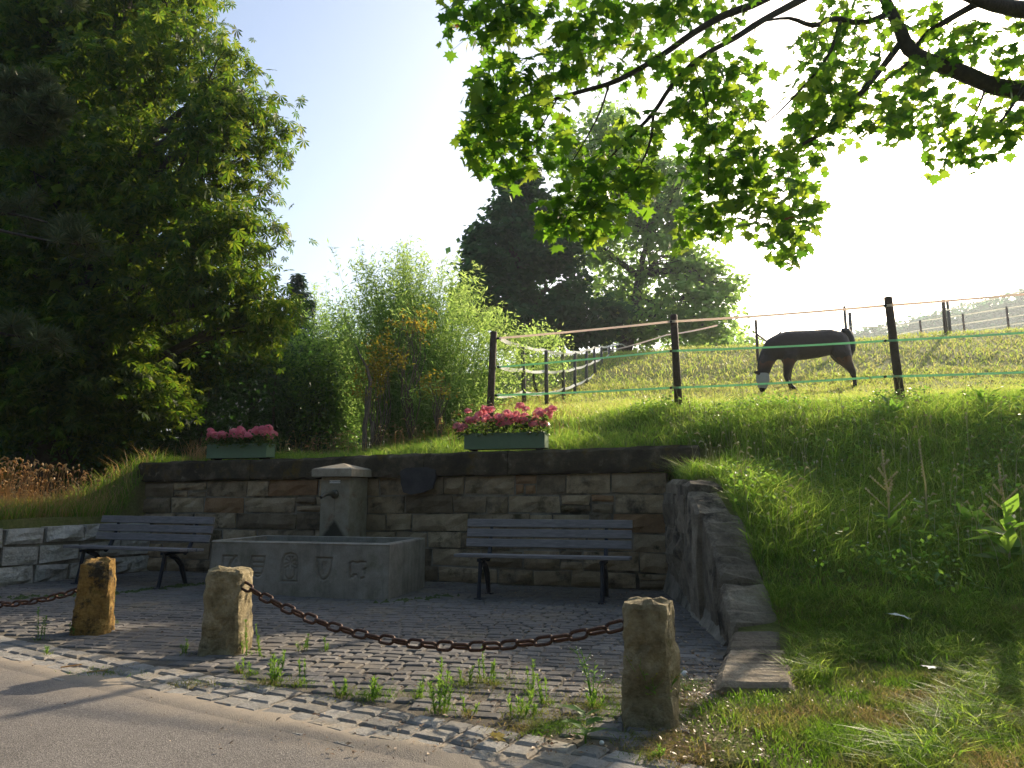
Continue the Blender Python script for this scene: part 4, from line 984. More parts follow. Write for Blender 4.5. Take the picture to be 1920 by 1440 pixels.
# --- overhanging maple
def maple():
    base = (9.2, 10.2, gz(9.2, 10.2)); t = thing('maple_tree', 'maple branches hanging into the top right of the view', 'tree', base); Bv = Vector(base)
    mb = MB()
    crown = P(2060, 120, 9.4)
    mb.tube([Vector((0, 0, -.3)), Vector((-.05, .1, 1.5)), Vector((-.15, 0, 3)), P(2130, 150, 9.8)-Bv, P(2110, -250, 9.8)-Bv, P(2090, -600, 10)-Bv], [.36, .3, .27, .24, .18, .08], 12)
    mb.build('trunk', M['bark'], t, True)
    br = [([(2130, 190, 9.8), (1990, 180, 9.0), (1920, 172, 8.7), (1860, 160, 8.6), (1800, 135, 8.5), (1745, 115, 8.4), (1705, 92, 8.4), (1685, 50, 8.3), (1660, 0, 8.3), (1630, -60, 8.2)], [.2, .165, .145, .13, .12, .11, .10, .085, .075, .06]),
          ([(2110, 40, 9.6), (1990, 25, 8.4), (1915, 18, 8), (1840, 2, 7.8), (1780, -25, 7.7)], [.17, .14, .12, .09, .07]),
          ([(1712, 95, 8.4), (1740, 62, 8.3), (1790, 30, 8.1), (1835, 5, 7.9)], [.04, .045, .05, .055]),
          ([(1685, 85, 8.4), (1655, 125, 8.3), (1610, 180, 8.2), (1570, 225, 8.1), (1545, 248, 8.1), (1520, 262, 8), (1480, 285, 8)], [.06, .05, .045, .04, .034, .028, .016]),
          ([(1702, 118, 8.4), (1672, 142, 8.3), (1645, 160, 8.3), (1620, 170, 8.2)], [.03, .02, .014, .008]),
          ([(1660, 28, 8.3), (1630, 40, 8.2), (1600, 42, 8.1), (1565, 35, 8), (1525, 48, 7.9), (1480, 34, 7.8), (1430, 40, 7.7)], [.05, .045, .04, .038, .035, .022, .012]),
          ([(1575, 42, 8), (1560, 90, 8), (1535, 130, 8), (1490, 180, 7.9), (1455, 215, 7.9), (1420, 240, 7.9)], [.03, .024, .02, .015, .01, .006]),
          ([(1600, -60, 8.2), (1510, -5, 7.9), (1430, 38, 7.7), (1380, 70, 7.6), (1310, 110, 7.5), (1260, 160, 7.5), (1225, 212, 7.4), (1180, 258, 7.4), (1140, 300, 7.4), (1100, 350, 7.4)], [.07, .055, .045, .04, .034, .03, .028, .02, .014, .008]),
          ([(1225, 212, 7.4), (1220, 262, 7.3), (1200, 310, 7.3), (1165, 345, 7.3)], [.022, .018, .012, .006]),
          ([(1560, -90, 8), (1440, -5, 7.6), (1360, 28, 7.4), (1300, 62, 7.3), (1240, 104, 7.2), (1160, 150, 7.1), (1095, 170, 7), (1045, 184, 7), (1005, 200, 7), (950, 215, 7)], [.08, .06, .05, .045, .04, .034, .028, .022, .014, .008]),
          ([(1142, 158, 7.1), (1125, 210, 7.1), (1100, 258, 7), (1075, 300, 7)], [.014, .012, .009, .005]),
          ([(1045, 184, 7), (1020, 230, 7), (990, 275, 7)], [.012, .009, .005]),
          ([(1560, -90, 8), (1300, -60, 7.4), (1100, -30, 7), (980, 0, 6.9), (900, 20, 6.9)], [.06, .04, .03, .018, .008]),
          ([(1302, 120, 7.5), (1325, 200, 7.5), (1330, 290, 7.5), (1328, 350, 7.5)], [.010, .009, .007, .004]),
          ([(1480, 285, 8), (1478, 330, 8), (1482, 400, 8), (1485, 450, 8)], [.010, .009, .007, .004]),
          ([(1980, 100, 8.6), (1930, 150, 8.3), (1890, 210, 8.2), (1850, 260, 8.2)], [.05, .035, .02, .01]),
          ([(1850, 158, 8.6), (1835, 200, 8.5), (1815, 240, 8.5), (1800, 280, 8.4)], [.02, .015, .01, .006]),
          ([(1420, 40, 7.7), (1405, 85, 7.7), (1385, 100, 7.7)], [.008, .006, .004])]
    for pts, rr in br:
        q_ = [P(*p)-Bv for p in pts]; fine = []; fr = []
        for i in range(len(q_)-1):
            for s in range(3):
                u = s/3; a, b_, c_, d_ = q_[max(i-1, 0)], q_[i], q_[i+1], q_[min(i+2, len(q_)-1)]
                fine.append(.5*((2*b_)+(c_-a)*u+(2*a-5*b_+4*c_-d_)*u*u+(3*b_-a-3*c_+d_)*u**3)); fr.append((rr[i]*(1-u)+rr[i+1]*u)*.82*random.uniform(.94, 1.06))
        fine.append(q_[-1]); fr.append(rr[-1]); m2 = MB(); m2.tube(fine, fr, 8); m2.build('branch', M['bark'], t, True)
    L = [(905, 22, 70, 28, 75, 6.9), (850, 5, 35, 22, 26, 6.9), (990, 8, 60, 22, 50, 6.9), (930, 50, 40, 20, 26, 6.9), (835, 48, 16, 22, 9, 6.9), (985, 35, 30, 20, 18, 6.9),
         (945, 150, 55, 40, 60, 7), (905, 200, 50, 55, 75, 7), (900, 270, 42, 40, 45, 7), (960, 235, 60, 55, 75, 7), (980, 295, 55, 40, 50, 7), (950, 325, 20, 22, 14, 7), (1010, 150, 60, 36, 46, 7), (1085, 125, 75, 35, 60, 7), (1035, 215, 50, 45, 36, 7), (1060, 290, 36, 34, 20, 7), (895, 305, 18, 22, 10, 7),
         (1060, 60, 60, 36, 40, 7.1), (1120, 40, 80, 45, 60, 7.1), (1180, 30, 80, 40, 60, 7.2), (1250, 25, 70, 36, 60, 7.3), (1170, 95, 60, 40, 34, 7.2), (1200, 130, 60, 25, 26, 7.3), (1350, 20, 60, 25, 40, 7.5), (1260, 90, 40, 30, 22, 7.4),
         (1110, 300, 60, 40, 50, 7.4), (1140, 350, 85, 50, 100, 7.4), (1070, 385, 60, 40, 60, 7.4), (1130, 410, 55, 36, 50, 7.4), (1020, 410, 30, 28, 20, 7.4), (1190, 310, 55, 50, 55, 7.4), (1215, 350, 36, 36, 26, 7.4), (1115, 445, 26, 20, 14, 7.4), (1060, 430, 28, 20, 14, 7.4), (1170, 250, 45, 40, 28, 7.4), (1225, 260, 30, 40, 18, 7.4),
         (1300, 150, 60, 50, 55, 7.6), (1340, 110, 50, 40, 34, 7.6), (1290, 200, 55, 40, 40, 7.6), (1340, 200, 60, 50, 60, 7.7), (1380, 140, 50, 50, 42, 7.7), (1330, 270, 60, 50, 60, 7.7), (1400, 200, 40, 60, 42, 7.7), (1300, 310, 36, 40, 26, 7.7), (1350, 340, 55, 50, 55, 7.8), (1390, 290, 60, 50, 60, 7.8),
         (1320, 400, 60, 36, 60, 7.8), (1280, 440, 32, 20, 20, 7.8), (1380, 400, 60, 45, 60, 7.9), (1430, 350, 60, 50, 60, 7.9), (1480, 400, 55, 50, 60, 8), (1450, 440, 30, 40, 30, 8), (1485, 460, 32, 36, 30, 8), (1510, 350, 36, 50, 34, 8), (1530, 400, 18, 30, 12, 8), (1470, 300, 70, 45, 60, 8), (1530, 310, 20, 20, 8, 8),
         (1510, 190, 45, 60, 60, 8.1), (1550, 140, 60, 50, 55, 8.1), (1560, 215, 60, 45, 55, 8.1), (1520, 245, 60, 30, 34, 8.1), (1600, 150, 60, 40, 46, 8.2), (1540, 60, 50, 40, 40, 8.1), (1600, 80, 60, 40, 42, 8.2), (1590, 15, 60, 22, 34, 8.2), (1640, 60, 40, 40, 24, 8.3), (1620, 225, 60, 30, 40, 8.2), (1500, 120, 20, 30, 10, 8),
         (1690, 200, 60, 36, 36, 8.4), (1670, 250, 50, 24, 26, 8.4), (1740, 190, 60, 36, 40, 8.5), (1720, 240, 50, 26, 24, 8.4), (1780, 220, 60, 40, 46, 8.5), (1800, 270, 60, 36, 44, 8.4), (1850, 250, 60, 40, 50, 8.4), (1780, 300, 24, 18, 10, 8.4), (1860, 290, 36, 18, 16, 8.4), (1900, 215, 40, 40, 34, 8.3), (1690, 165, 50, 30, 26, 8.4),
         (1730, 40, 50, 36, 36, 8.3), (1760, 100, 60, 40, 42, 8.3), (1820, 90, 45, 50, 44, 8.4), (1720, 130, 30, 30, 16, 8.3), (1900, 60, 35, 40, 30, 8.2), (1900, 110, 40, 40, 32, 8.3), (1800, 60, 40, 28, 18, 8.3), (1910, 150, 30, 30, 16, 8.3), (1690, 15, 30, 26, 14, 8.3),
         (1100, -60, 200, 60, 170, 7.2), (1350, -70, 200, 70, 170, 7.6), (1650, -80, 220, 70, 170, 8.2), (1900, -80, 200, 80, 150, 8.8), (2040, 60, 90, 120, 150, 9), (2060, 230, 100, 90, 90, 9), (1300, -220, 300, 90, 200, 8), (1750, -260, 350, 120, 260, 8.6), (2150, -150, 200, 200, 260, 9.6)]  # crown lobes out of view, put in for the dappled shade they cast
    over = [(3, 5, 8.6), (6, 3.5, 8), (1, 2.5, 8.8), (4, .5, 8.2), (7, 6, 9.6), (-1.5, 5.5, 9.6), (8, 1, 7.6), (0, -1, 9), (5, -2.5, 8.8), (-3, 2, 9.8), (10, 4.5, 8.5), (3, 8, 10.5), (7.5, 9, 11.5)]  # unseen canopy over plaza and viewer, added to cut sky light
    pos = []; wt_ = []
    for (px, py, rx, ry, n, Yd) in L:
        n = int(n*1.17); c_ = P(px, py, Yd); k = Yd/F
        d = ball_pts(n)*(RS.uniform(0, 1, n)[:, None]**.45)
        pos.append(np.array(c_)+d*np.array([rx*k*1.05, .55, ry*k*1.05])); wt_ += [1 if py > 0 and px < 1950 else 0]*n
    for o_ in over:
        d = ball_pts(170)*(RS.uniform(0, 1, 170)[:, None]**.45); pos.append(np.array(o_)+d*np.array([1.9, 1.9, .8])); wt_ += [0]*170
    pos = np.concatenate(pos)-np.array(base); n = len(pos)
    pt = RS.uniform(-1.35, -.15, n); yw = RS.uniform(0, 6.28, n); rl = RS.normal(0, .45, n); sc_ = .128*RS.uniform(.6, 1.35, n)
    tv, tf = leaf_maple(); rt = rots(yw, pt, rl)
    cand = [i for i in range(n) if wt_[i]]; random.shuffle(cand); lone = set(cand[:292])
    me0 = mesh_np('leaf', tv, tf); me0.materials.append(M['maple']); me1 = mesh_np('leaf', tv, tf); me1.materials.append(M['maple_red'])
    for j, i in enumerate(sorted(lone)):
        o = link('leaf', me1 if j % 97 == 7 else me0, None, t); o.matrix_local = Matrix.Translation(pos[i]) @ Matrix(rt[i].tolist()).to_4x4() @ Matrix.Scale(float(sc_[i]), 4)
    keep = np.array([i not in lone for i in range(n)])
    v, f = stamp(tv, tf, pos[keep], rt[keep], sc_[keep]); o = link('leaves', mesh_np('leaves', v, f), M['maple'], t); o['kind'] = 'stuff'
    # twigs: from each leaf spray towards the nearest branch direction
    mb = MB(); ci = RS.choice(n, 420, replace=False)
    for i in ci:
        p = Vector(pos[i]); q_ = p+Vector((random.uniform(.1, .5), random.uniform(-.1, .15), random.uniform(.05, .4)))
        mb.tube([p, p.lerp(q_, .5)+Vector((0, 0, .03)), q_], [.002, .003, .004], 3, cap=False)
    tag(mb.build('twigs', M['bark'], t), kind='stuff')
maple()
# --- big chestnut left
def chestnut():
    Yc = 13.0; base = (-8.6, 13.2, 1.2); t = thing('chestnut_tree', 'huge dark horse chestnut filling the left edge with sunlit rim leaves', 'tree', base); Bv = Vector(base)
    mb = MB(); tk = limb(mb, (0, 0, -.6), Vector((.6, .3, 12.5)), .42, .1, 12, .02, 12); mb.build('trunk', M['bark'], t, True)
    L = [(330, 20, 95, 60, 13), (360, 110, 85, 70, 12.6), (430, 160, 50, 45, 12.3), (395, 210, 70, 60, 12.3), (470, 235, 70, 22, 12), (500, 215, 40, 22, 12), (470, 275, 50, 36, 12), (400, 300, 80, 60, 12.2), (440, 325, 55, 30, 12), (380, 380, 80, 50, 12.2), (430, 420, 55, 36, 12), (480, 425, 36, 20, 12), (400, 470, 80, 50, 12.2), (440, 520, 70, 45, 12.2), (490, 560, 45, 36, 12.4), (400, 560, 80, 50, 12.3), (470, 600, 60, 40, 12.5),
         (200, 40, 120, 80, 13), (90, 60, 120, 90, 13.2), (220, 170, 110, 90, 12.8), (80, 220, 120, 90, 13), (250, 290, 110, 90, 12.6), (110, 350, 120, 100, 13), (270, 410, 110, 90, 12.6), (100, 490, 130, 100, 13), (280, 530, 110, 80, 12.6), (330, 610, 110, 70, 14.6), (180, 640, 130, 80, 12.8), (30, 620, 100, 100, 12.8), (400, 650, 70, 50, 15.2), (330, 700, 80, 50, 15.2), (240, 740, 110, 60, 13.0), (100, 740, 140, 70, 12.8), (470, 640, 40, 40, 15.6), (160, 800, 120, 40, 13.2),
         (200, -80, 220, 90, 13.5), (340, -60, 110, 60, 13), (-120, 100, 140, 200, 13.5), (-120, 500, 140, 220, 13.5)]
    pos, rim = [], []
    limbs = MB()
    for (px, py, rx, ry, Yd) in L:
        area = rx*ry*3.14; n = int(area/(42 if py < 600 else 22))+20; k = Yd/F; c_ = P(px, py, Yd)
        m = max(5, n//12); d = ball_pts(m)*(RS.uniform(.3, 1, m)[:, None]**.5); sp = d*np.array([rx*k, 1.1, ry*k]); kk_ = RS.randint(0, m, n)
        q_ = np.array(c_)+sp[kk_]+RS.normal(size=(n, 3))*np.array([.22, .22, .16]); pos.append(q_); rim += [px > 360 and py < 620]*n
        qq = min(tk, key=lambda p: (p+Bv-c_+Vector((0, 0, 1.5))).length); limb(limbs, qq, c_-Bv, .12, .03, 6, .1)
        for j in range(6): limb(limbs, (c_-Bv).lerp(qq, random.uniform(0, .5)), c_-Bv+Vector(sp[random.randrange(m)]), .025, .008, 4, .1, 4)
    limbs.build('limbs', M['bark'], t, True)
    pos = np.concatenate(pos)-np.array(base); n = len(pos)
    # deeper layers so that the crown is thick
    inn = pos[np.array([pix(p_+np.array(base))[0] < 300 for p_ in pos])]; nb = int(n*3.2)
    back = inn[RS.randint(0, len(inn), nb)]; dy = RS.uniform(.6, 7.0, nb); back = back*(1+dy/13)[:, None]*np.array([1, 0, 1])+np.array([0, 1, 0])*(back[:, 1]+dy)[:, None]
    wp_ = inn[RS.randint(0, len(inn), nb)]+np.array(base); fac = 1+dy/wp_[:, 1]; back = wp_*fac[:, None]; back[:, 2] = EYE+(wp_[:, 2]-EYE)*fac; back += RS.normal(0, .3, back.shape)-np.array([.4, 0, 0]); back = back-np.array(base)
    pt = RS.uniform(-1.3, -.1, n); yw = RS.uniform(0, 6.28, n); rl = RS.normal(0, .4, n); sc_ = .19*RS.uniform(.6, 1.25, n)
    tv, tf = leaf_chestnut(); rt = rots(yw, pt, rl)
    cand = [i for i in range(n) if rim[i]]; cand.sort(key=lambda i: -pix(pos[i]+np.array(base))[0]); lone = set(cand[:290])
    me0 = mesh_np('leaf', tv, tf); me0.materials.append(M['chestnut'])
    for i in sorted(lone):
        o = link('leaf', me0, None, t); o.matrix_local = Matrix.Translation(pos[i]) @ Matrix(rt[i].tolist()).to_4x4() @ Matrix.Scale(float(sc_[i]), 4)
    keep = np.array([i not in lone for i in range(n)])
    v, f = stamp(tv, tf, pos[keep], rt[keep], sc_[keep]); o = link('leaves', mesh_np('leaves', v, f), M['chestnut'], t); o['kind'] = 'stuff'
    leaves_obj('inner_leaves', M['chestnut'], t, leaf_quad(.55), back, .3, (-1.2, 0))
chestnut()
# --- pine at far left, nearer
def pine():
    base = (-8.9, 10.3, .8); t = thing('pine_tree', 'pine boughs with grey green needles at the far left edge', 'tree', base); Bv = Vector(base)
    mb = MB(); mb.tube([(0, 0, -.3), (-.05, 0, 4), (-.1, 0, 9)], [.2, .16, .06], 9); mb.build('trunk', M['bark'], t, True)
    pos, dr = [], []; mb = MB()
    for (px, py, Yd, rx, ry, n) in [(20, 165, 10.4, 50, 30, 34), (70, 155, 10.4, 45, 16, 22), (20, 220, 10.4, 40, 28, 30), (80, 205, 10.3, 50, 22, 26), (110, 195, 10.3, 24, 16, 10), (30, 255, 10.4, 40, 20, 20), (90, 240, 10.4, 36, 16, 14), (-40, 200, 10.4, 60, 60, 40), (90, 640, 10.3, 55, 26, 16), (20, 610, 10.3, 40, 30, 14), (40, 400, 10.5, 50, 40, 14), (130, 430, 10.5, 50, 36, 14), (140, 0, 10.4, 20, 12, 5), (150, 460, 10.4, 60, 30, 12)]:
        c_ = P(px, py, Yd); k = Yd/F; limb(mb, Vector((-.1, 0, max(.5, c_.z-base[2]+.3))), c_-Bv, .045, .012, 5, .06)
        for _ in range(n):
            d = ball_pts(1)[0]*RS.uniform(.2, 1); q_ = np.array(c_-Bv)+d*np.array([rx*k, .4, ry*k]); pos.append(q_); 
            limb(mb, c_-Bv, q_, .01, .005, 3, .05, 2)
    tag(mb.build('boughs', M['bark'], t, True), kind='stuff')
    pos = np.array(pos); m = 60; n = len(pos)*m
    d = ball_pts(n); d[:, 2] = d[:, 2]*.7+.35; pp = np.repeat(pos, m, 0)+np.repeat(RS.normal(size=(len(pos), 3))*.0, m, 0)
    yaw = np.arctan2(-d[:, 0], d[:, 1]); pit = np.arcsin(np.clip(d[:, 2]/np.linalg.norm(d, axis=1), -1, 1))
    v, f = stamp(*leaf_quad(.09), pp+d*.02, rots(yaw, pit, RS.uniform(0, 3, n)), np.full(n, .17)*RS.uniform(.7, 1.2, n)); o = link('needles', mesh_np('needles', v, f), M['pine'], t); o['kind'] = 'stuff'
pine()
# --- dark shrubs under and beside the chestnut
shr = [(60, 760, 14.2, 1.6, 1.3, 2400, 'broad dark shrub at the far left behind the dry weeds'),
       (230, 770, 14.4, 1.5, 1.4, 2600, 'dark leafy shrub behind the left end of the coping'),
       (370, 730, 15.0, 1.3, 1.5, 2600, 'glossy dark shrub above the left planter box'),
       (500, 700, 16.2, 1.4, 1.3, 1500, 'shaded hedge shrub between the left planter and the willow'),
       (590, 715, 17.0, 1.4, 1.2, 1300, 'deep green bush in shade left of the forked sapling'),
       (130, 850, 13.2, 1.5, 1.0, 1400, 'low shadowy bush above the limestone wall')]
for px, py, Yd, rx, rz_, n, lab in shr:
    c_ = P(px, py, Yd); g0 = float(T(c_.x, c_.y)); e = [(c_.x, c_.y, c_.z, rx, .9, rz_, n*1.3), (c_.x+.3, c_.y+.5, g0+.7, rx*1.1, 1, .9, n*.8)]
    tree('shrub', lab, (c_.x, c_.y, g0), e, QL, .10, M['bushdark'], .05, 'dark shrubs under the chestnut', .25, 14, .4, cat='shrub', twigs=2)
hd = [(-300+130*i, 640+30*math.sin(i*2.1), 19+.6*math.sin(i*1.7)) for i in range(8)]
for i, (px, py, Yd) in enumerate(hd):
    c_ = P(px, py, Yd); cz_ = c_.z; lab = ['tall dark hedge tree far behind the chestnut, leftmost', 'hedge tree behind the chestnut trunk', 'broad hedge tree low behind the chestnut', 'dark hedge tree behind the pine boughs', 'dark hedge tree behind the left terrace', 'dark hedge tree behind the wall end', 'dark hedge tree behind the left planter', 'dark hedge tree left of the far house'][i]
    tree('hedge_tree', lab, (c_.x, Yd, 1.0), [(c_.x, Yd, 2.2, 1.7, 1.2, 1.7, 1500), (c_.x, Yd+.3, 4.3 if i < 7 else 3.6, 1.7, 1.2, 1.6, 1500)]+([(c_.x, Yd+.5, 7, 1.6, 1.3, 1.7, 1100)] if i < 5 else []), QW, .24, M['bushdark'], .1, 'hedge trees behind the chestnut', .4, 20, .2, twigs=1)
# --- willow thicket
def willow(label, base, spots, nshoot, mat, size=.11, group=None, spread=.9, yellow=0):
    t = thing('willow_bush', label, 'bush', base, group=group); Bv = np.array(base); mb = MB(); P0, Dd = [], []
    for _ in range(nshoot):
        px, py, Yd = spots[RS.randint(len(spots))]; tip = np.array(P(px+RS.normal(0, 22), py+RS.normal(0, 20), Yd+RS.normal(0, .5)))-Bv
        r0 = np.array([tip[0]*.35+RS.normal(0, .2), tip[1]*.35+RS.normal(0, .2), 0]); m = 5; pts = []
        for i in range(m+1):
            s = i/m; p = r0*(1-s)+tip*s; p[2] = tip[2]*s**.75; p[:2] += (tip[:2]-r0[:2])*(s**1.5-s)*.4; pts.append(p)
        mb.tube([Vector(p) for p in pts], [.008, .007, .006, .004, .003, .0015], 3, cap=False)
        k = int(95*np.clip(tip[2]/3, .4, 1.3)); s = RS.uniform(.02, 1, k); idx = np.minimum((s*m).astype(int), m-1); fr = s*m-idx; pp = np.array(pts)
        q_ = pp[idx]*(1-fr)[:, None]+pp[idx+1]*fr[:, None]; P0.append(q_+RS.normal(size=(k, 3))*.07*(1.35-s)[:, None]*2)
    mb.build('stems', M['weed'], t)
    P0 = np.concatenate(P0)
    leaves_obj('leaves', mat, t, QN if size > .1 else QL, P0, size, (-.5, 1.1), .6)
    return t
top_ = [(680, 480, 14.5), (690, 500, 14.5), (760, 480, 15), (770, 500, 15), (755, 520, 14.8), (840, 490, 15.4), (860, 500, 15.4), (880, 540, 15.2), (820, 520, 15), (800, 500, 15), (730, 540, 14.6), (690, 560, 14.4)]
mid2 = [(x, y, 13.6+RS.uniform(-.5, 1.2)) for x, y in [(640, 590), (670, 580), (700, 590), (740, 570), (780, 560), (820, 570), (860, 570), (900, 590), (930, 590), (640, 640), (690, 640), (740, 630), (790, 630), (840, 630), (890, 640), (940, 650), (660, 700), (720, 690), (780, 690), (840, 700), (890, 700), (620, 610), (960, 620), (980, 650), (610, 570)]]
gwy = lambda x, y: (x, y, float(T(x, y)))
willow('tall pale willow thicket left of the corner fence post', gwy(-2.1, 14.4), top_+mid2[:12], 300, M['willow'], .125)
willow('lower front willow thicket reaching down to the corner fence post', gwy(-1.3, 13.4), [m for m in mid2 if m[0] > 720]+[(800, 740, 12.8), (860, 740, 12.9), (900, 730, 13), (760, 730, 12.8)], 260, M['willow'], .115)
willow('darker left flank of the willow thicket behind the sapling', gwy(-4.2, 17.6), [(m[0], m[1], m[2]+3.6) for m in mid2 if m[0] < 720]+[(600, 640, 17.6), (620, 690, 17.4), (570, 660, 17.8), (600, 590, 17.6), (560, 700, 17.6), (540, 640, 18)], 260, M['ash'], .12)
def yellow(label, px, py, Yd, rx, rz_, n):
    c_ = P(px, py, Yd); g0 = float(T(c_.x, c_.y)); t = thing('yellow_bush', label, 'bush', (c_.x, c_.y, g0), group='yellow leaved bushes'); h = c_.z-g0
    mb = MB(); [limb(mb, (0, 0, 0), (random.uniform(-rx, rx)*.7, random.uniform(-.3, .3), h+random.uniform(-rz_, rz_)*.6), .012, .003, 4) for _ in range(14)]; mb.build('stems', M['bark2'], t)
    cc = ball_pts(26)*RS.uniform(.3, 1.5, 26)[:, None]; d = cc[RS.randint(0, 26, n)]+RS.normal(size=(n, 3))*.22; leaves_obj('leaves', M['yellowleaf'], t, QL, d*np.array([rx, .35, rz_])+np.array([0, 0, h]), .075, (-1, .4))
yellow('yellow leaved bush right behind the forked sapling', 712, 690, 12.35, .36, .46, 900)
yellow('small patch of yellow leaves high in the willow thicket', 775, 605, 12.6, .3, .22, 260)
yellow('sparse yellowing twigs low between the sapling and corner post', 825, 725, 12.35, .3, .22, 240)
# --- sapling with stake
s0 = P(686, 822, 12.0); sp_ = thing('sapling', 'bare forked young tree trunk standing in the grass before the bushes', 'young tree', (s0.x, s0.y, gz(s0.x, s0.y)-.05)); k = 12/F
q_ = lambda x, y: ((x-686)*k, 0, (826-y)*k)
mb = MB(); mb.tube([q_(686, 830), q_(684, 800), q_(683, 765), q_(690, 720), q_(691, 680), q_(684, 655), q_(672, 635), q_(660, 610)], [.05, .045, .04, .035, .032, .022, .014, .006], 8); mb.build('trunk', M['bark2'], sp_, True)
mb = MB(); mb.tube([q_(683, 765), q_(684, 735), q_(684, 700), q_(683, 690)], [.018, .02, .018, .01], 6); mb.tube([q_(684, 655), q_(690, 648), q_(694, 652)], [.012, .008, .004], 5); mb.build('fork', M['bark2'], sp_, True)
st_ = P(697, 822, 12.1); mb = MB(); mb.tube([(0, 0, -.1), (.01, 0, .3), (0, 0, .55)], [.035, .032, .03], 7); o = mb.build('stump', M['bark2'], None, True, (st_.x, st_.y, gz(st_.x, st_.y))); tag(o, 'short dead stump right beside the forked sapling', 'stump')
# --- brownish shrub behind fence
c_ = P(1030, 645, 19.5); tree('shrub', 'reddish tipped shrub behind the line of grey posts', (c_.x-.3, 19.5, float(T(c_.x-.3, 19.5))), [(c_.x-.3, 19.5, c_.z-.15, .95, .8, .75, 1700), (c_.x-.6, 19.7, c_.z-.7, 1.0, .8, .8, 1100)], QL, .1, M['willow'], .04, None, .18, 14, .4, cat='shrub', twigs=2)
# --- central trees
gy_ = lambda x, y: float(T(x, y))
tree('broadleaf_tree', 'dense dark tree left of the tall ash above the willow', (.6, 38, gy_(.6, 38)-.5),
     [E_(925, 560, 38, 2.2, 2.0, 2300), E_(960, 480, 38, 2.0, 1.8, 2000), E_(900, 490, 38, 1.0, 1.0, 900), E_(950, 410, 38, 1.2, 1.3, 1500), E_(975, 345, 38, 1.0, 1.1, 1000), E_(1010, 390, 39, 1.4, 1.3, 1000), E_(1030, 460, 39, 2.0, 1.8, 1600), E_(1030, 540, 39, 2.4, 2.0, 2000), E_(890, 570, 38, 1.1, 1.0, 900), E_(1010, 610, 38, 3.0, 1.2, 2200), E_(1090, 600, 38, 3.0, 1.4, 2000), E_(900, 440, 38, .7, .7, 300)],
     QW, .38, M['darktree'], .45, 'pair of big meadow trees', .36, 24, .45, top=13, twigs=4)
tree('broadleaf_tree', 'tall airy ash tree with visible limbs right of the dark tree', (6.0, 40, gy_(6, 40)-.5),
     [E_(1135, 235, 40, 1.7, 1.3, 900), E_(1080, 300, 40, 1.8, 1.4, 1000), E_(1180, 290, 40, 2.0, 1.6, 1100), E_(1120, 370, 40, 2.4, 1.6, 1300), E_(1240, 340, 40, 2.0, 1.8, 1200), E_(1200, 410, 40, 2.2, 1.6, 1300), E_(1280, 410, 40, 1.4, 1.6, 1300), E_(1120, 460, 40.5, 2.2, 1.5, 1200), E_(1240, 480, 40, 2.4, 1.5, 1250), E_(1300, 500, 40, 1.5, 1.1, 1000), E_(1160, 540, 41, 2.6, 1.5, 1300), E_(1270, 560, 40, 2.6, 1.4, 1250), E_(1340, 560, 40, 1.5, .9, 800), E_(1200, 610, 40, 3.2, 1.1, 2200), E_(1320, 610, 40, 2.2, .9, 1200), E_(1370, 530, 40, .7, .6, 200), E_(1290, 330, 40, .8, 1.1, 420), E_(1060, 250, 40, .7, .6, 220)],
     QW, .32, M['ash'], .5, 'pair of big meadow trees', .4, 18, .35, top=16, twigs=5)
hedge = [(1345, 655, 44, 2.0, 1.4, 1500, 'low bush right of the ash on the meadow crest'), (1390, 648, 60, 2.2, 1.6, 1200, 'small hazy tree far off right of the crest bush'), (1300, 640, 44, 2.4, 1.6, 1600, 'bush under the ash on the meadow crest')]
for px, py, Yd, rx, rz_, n, lab in hedge:
    c_ = P(px, py, Yd); tree('shrub', lab, (c_.x, Yd, gy_(c_.x, Yd)-.3), [(c_.x, Yd, c_.z, rx, rx, rz_, n)], QL, .34, M['ash'], .1, None, .4, 20, .3, cat='bush', twigs=1)
# --- spruce + neighbour + far house
def spruce(label, px, pytop, Yd, h, wd):
    p = P(px, pytop, Yd); base = (p.x, Yd, p.z-h); t = thing('spruce_tree', label, 'tree', base); mb = MB(); mb.tube([(0, 0, 0), (0, 0, h*.98)], [.16, .015], 7); mb.build('trunk', M['bark'], t); pos, yw, pt, sc_ = [], [], [], []; mb = MB()
    z = h*.97
    while z > h*.12:
        r_ = wd*(1-z/h)**.8*RS.uniform(.8, 1.15)+.05
        for a in RS.uniform(0, 6.28, 7):
            tip = np.array([math.cos(a)*r_, math.sin(a)*r_, -r_*.15]); mb.tube([(0, 0, z), tuple(np.array([0, 0, z])+tip)], [.015, .004], 3, cap=False)
            m = int(8+r_*22); s = RS.uniform(.1, 1, m); pos.append(np.array([0, 0, z])+tip*s[:, None]+RS.normal(size=(m, 3))*.04)
        z -= .22
    mb.build('branches', M['bark'], t); pos = np.concatenate(pos); leaves_obj('needles', M['spruce'], t, QR, pos, .30, (-1.3, .2)); return t
spruce('small pointed spruce rising above the far roof ridge', 560, 508, 34, 7.0, 2.4)
c_ = P(590, 560, 35); tree('birch_tree', 'thin feathery pale tree just right of the spruce', (c_.x, 35, 2.0), [(c_.x, 35, c_.z, .55, .5, 1.0, 260), (c_.x+.1, 35, c_.z-1.6, .9, .7, 1.2, 500)], QN, .24, M['willow'], .06, None, .25, 10, .2, twigs=3)
hs = thing('house', 'far house with long brown roof half hidden behind the spruce', 'house', (-12.5, 38, 1.6))
mb = MB(); mb.box(-4.5, 3.2, 0, 7, 0, 6.2); mb.build('wall', plain('house plaster', (.34, .29, .24), .9, 0, 8, .003, .15), hs)
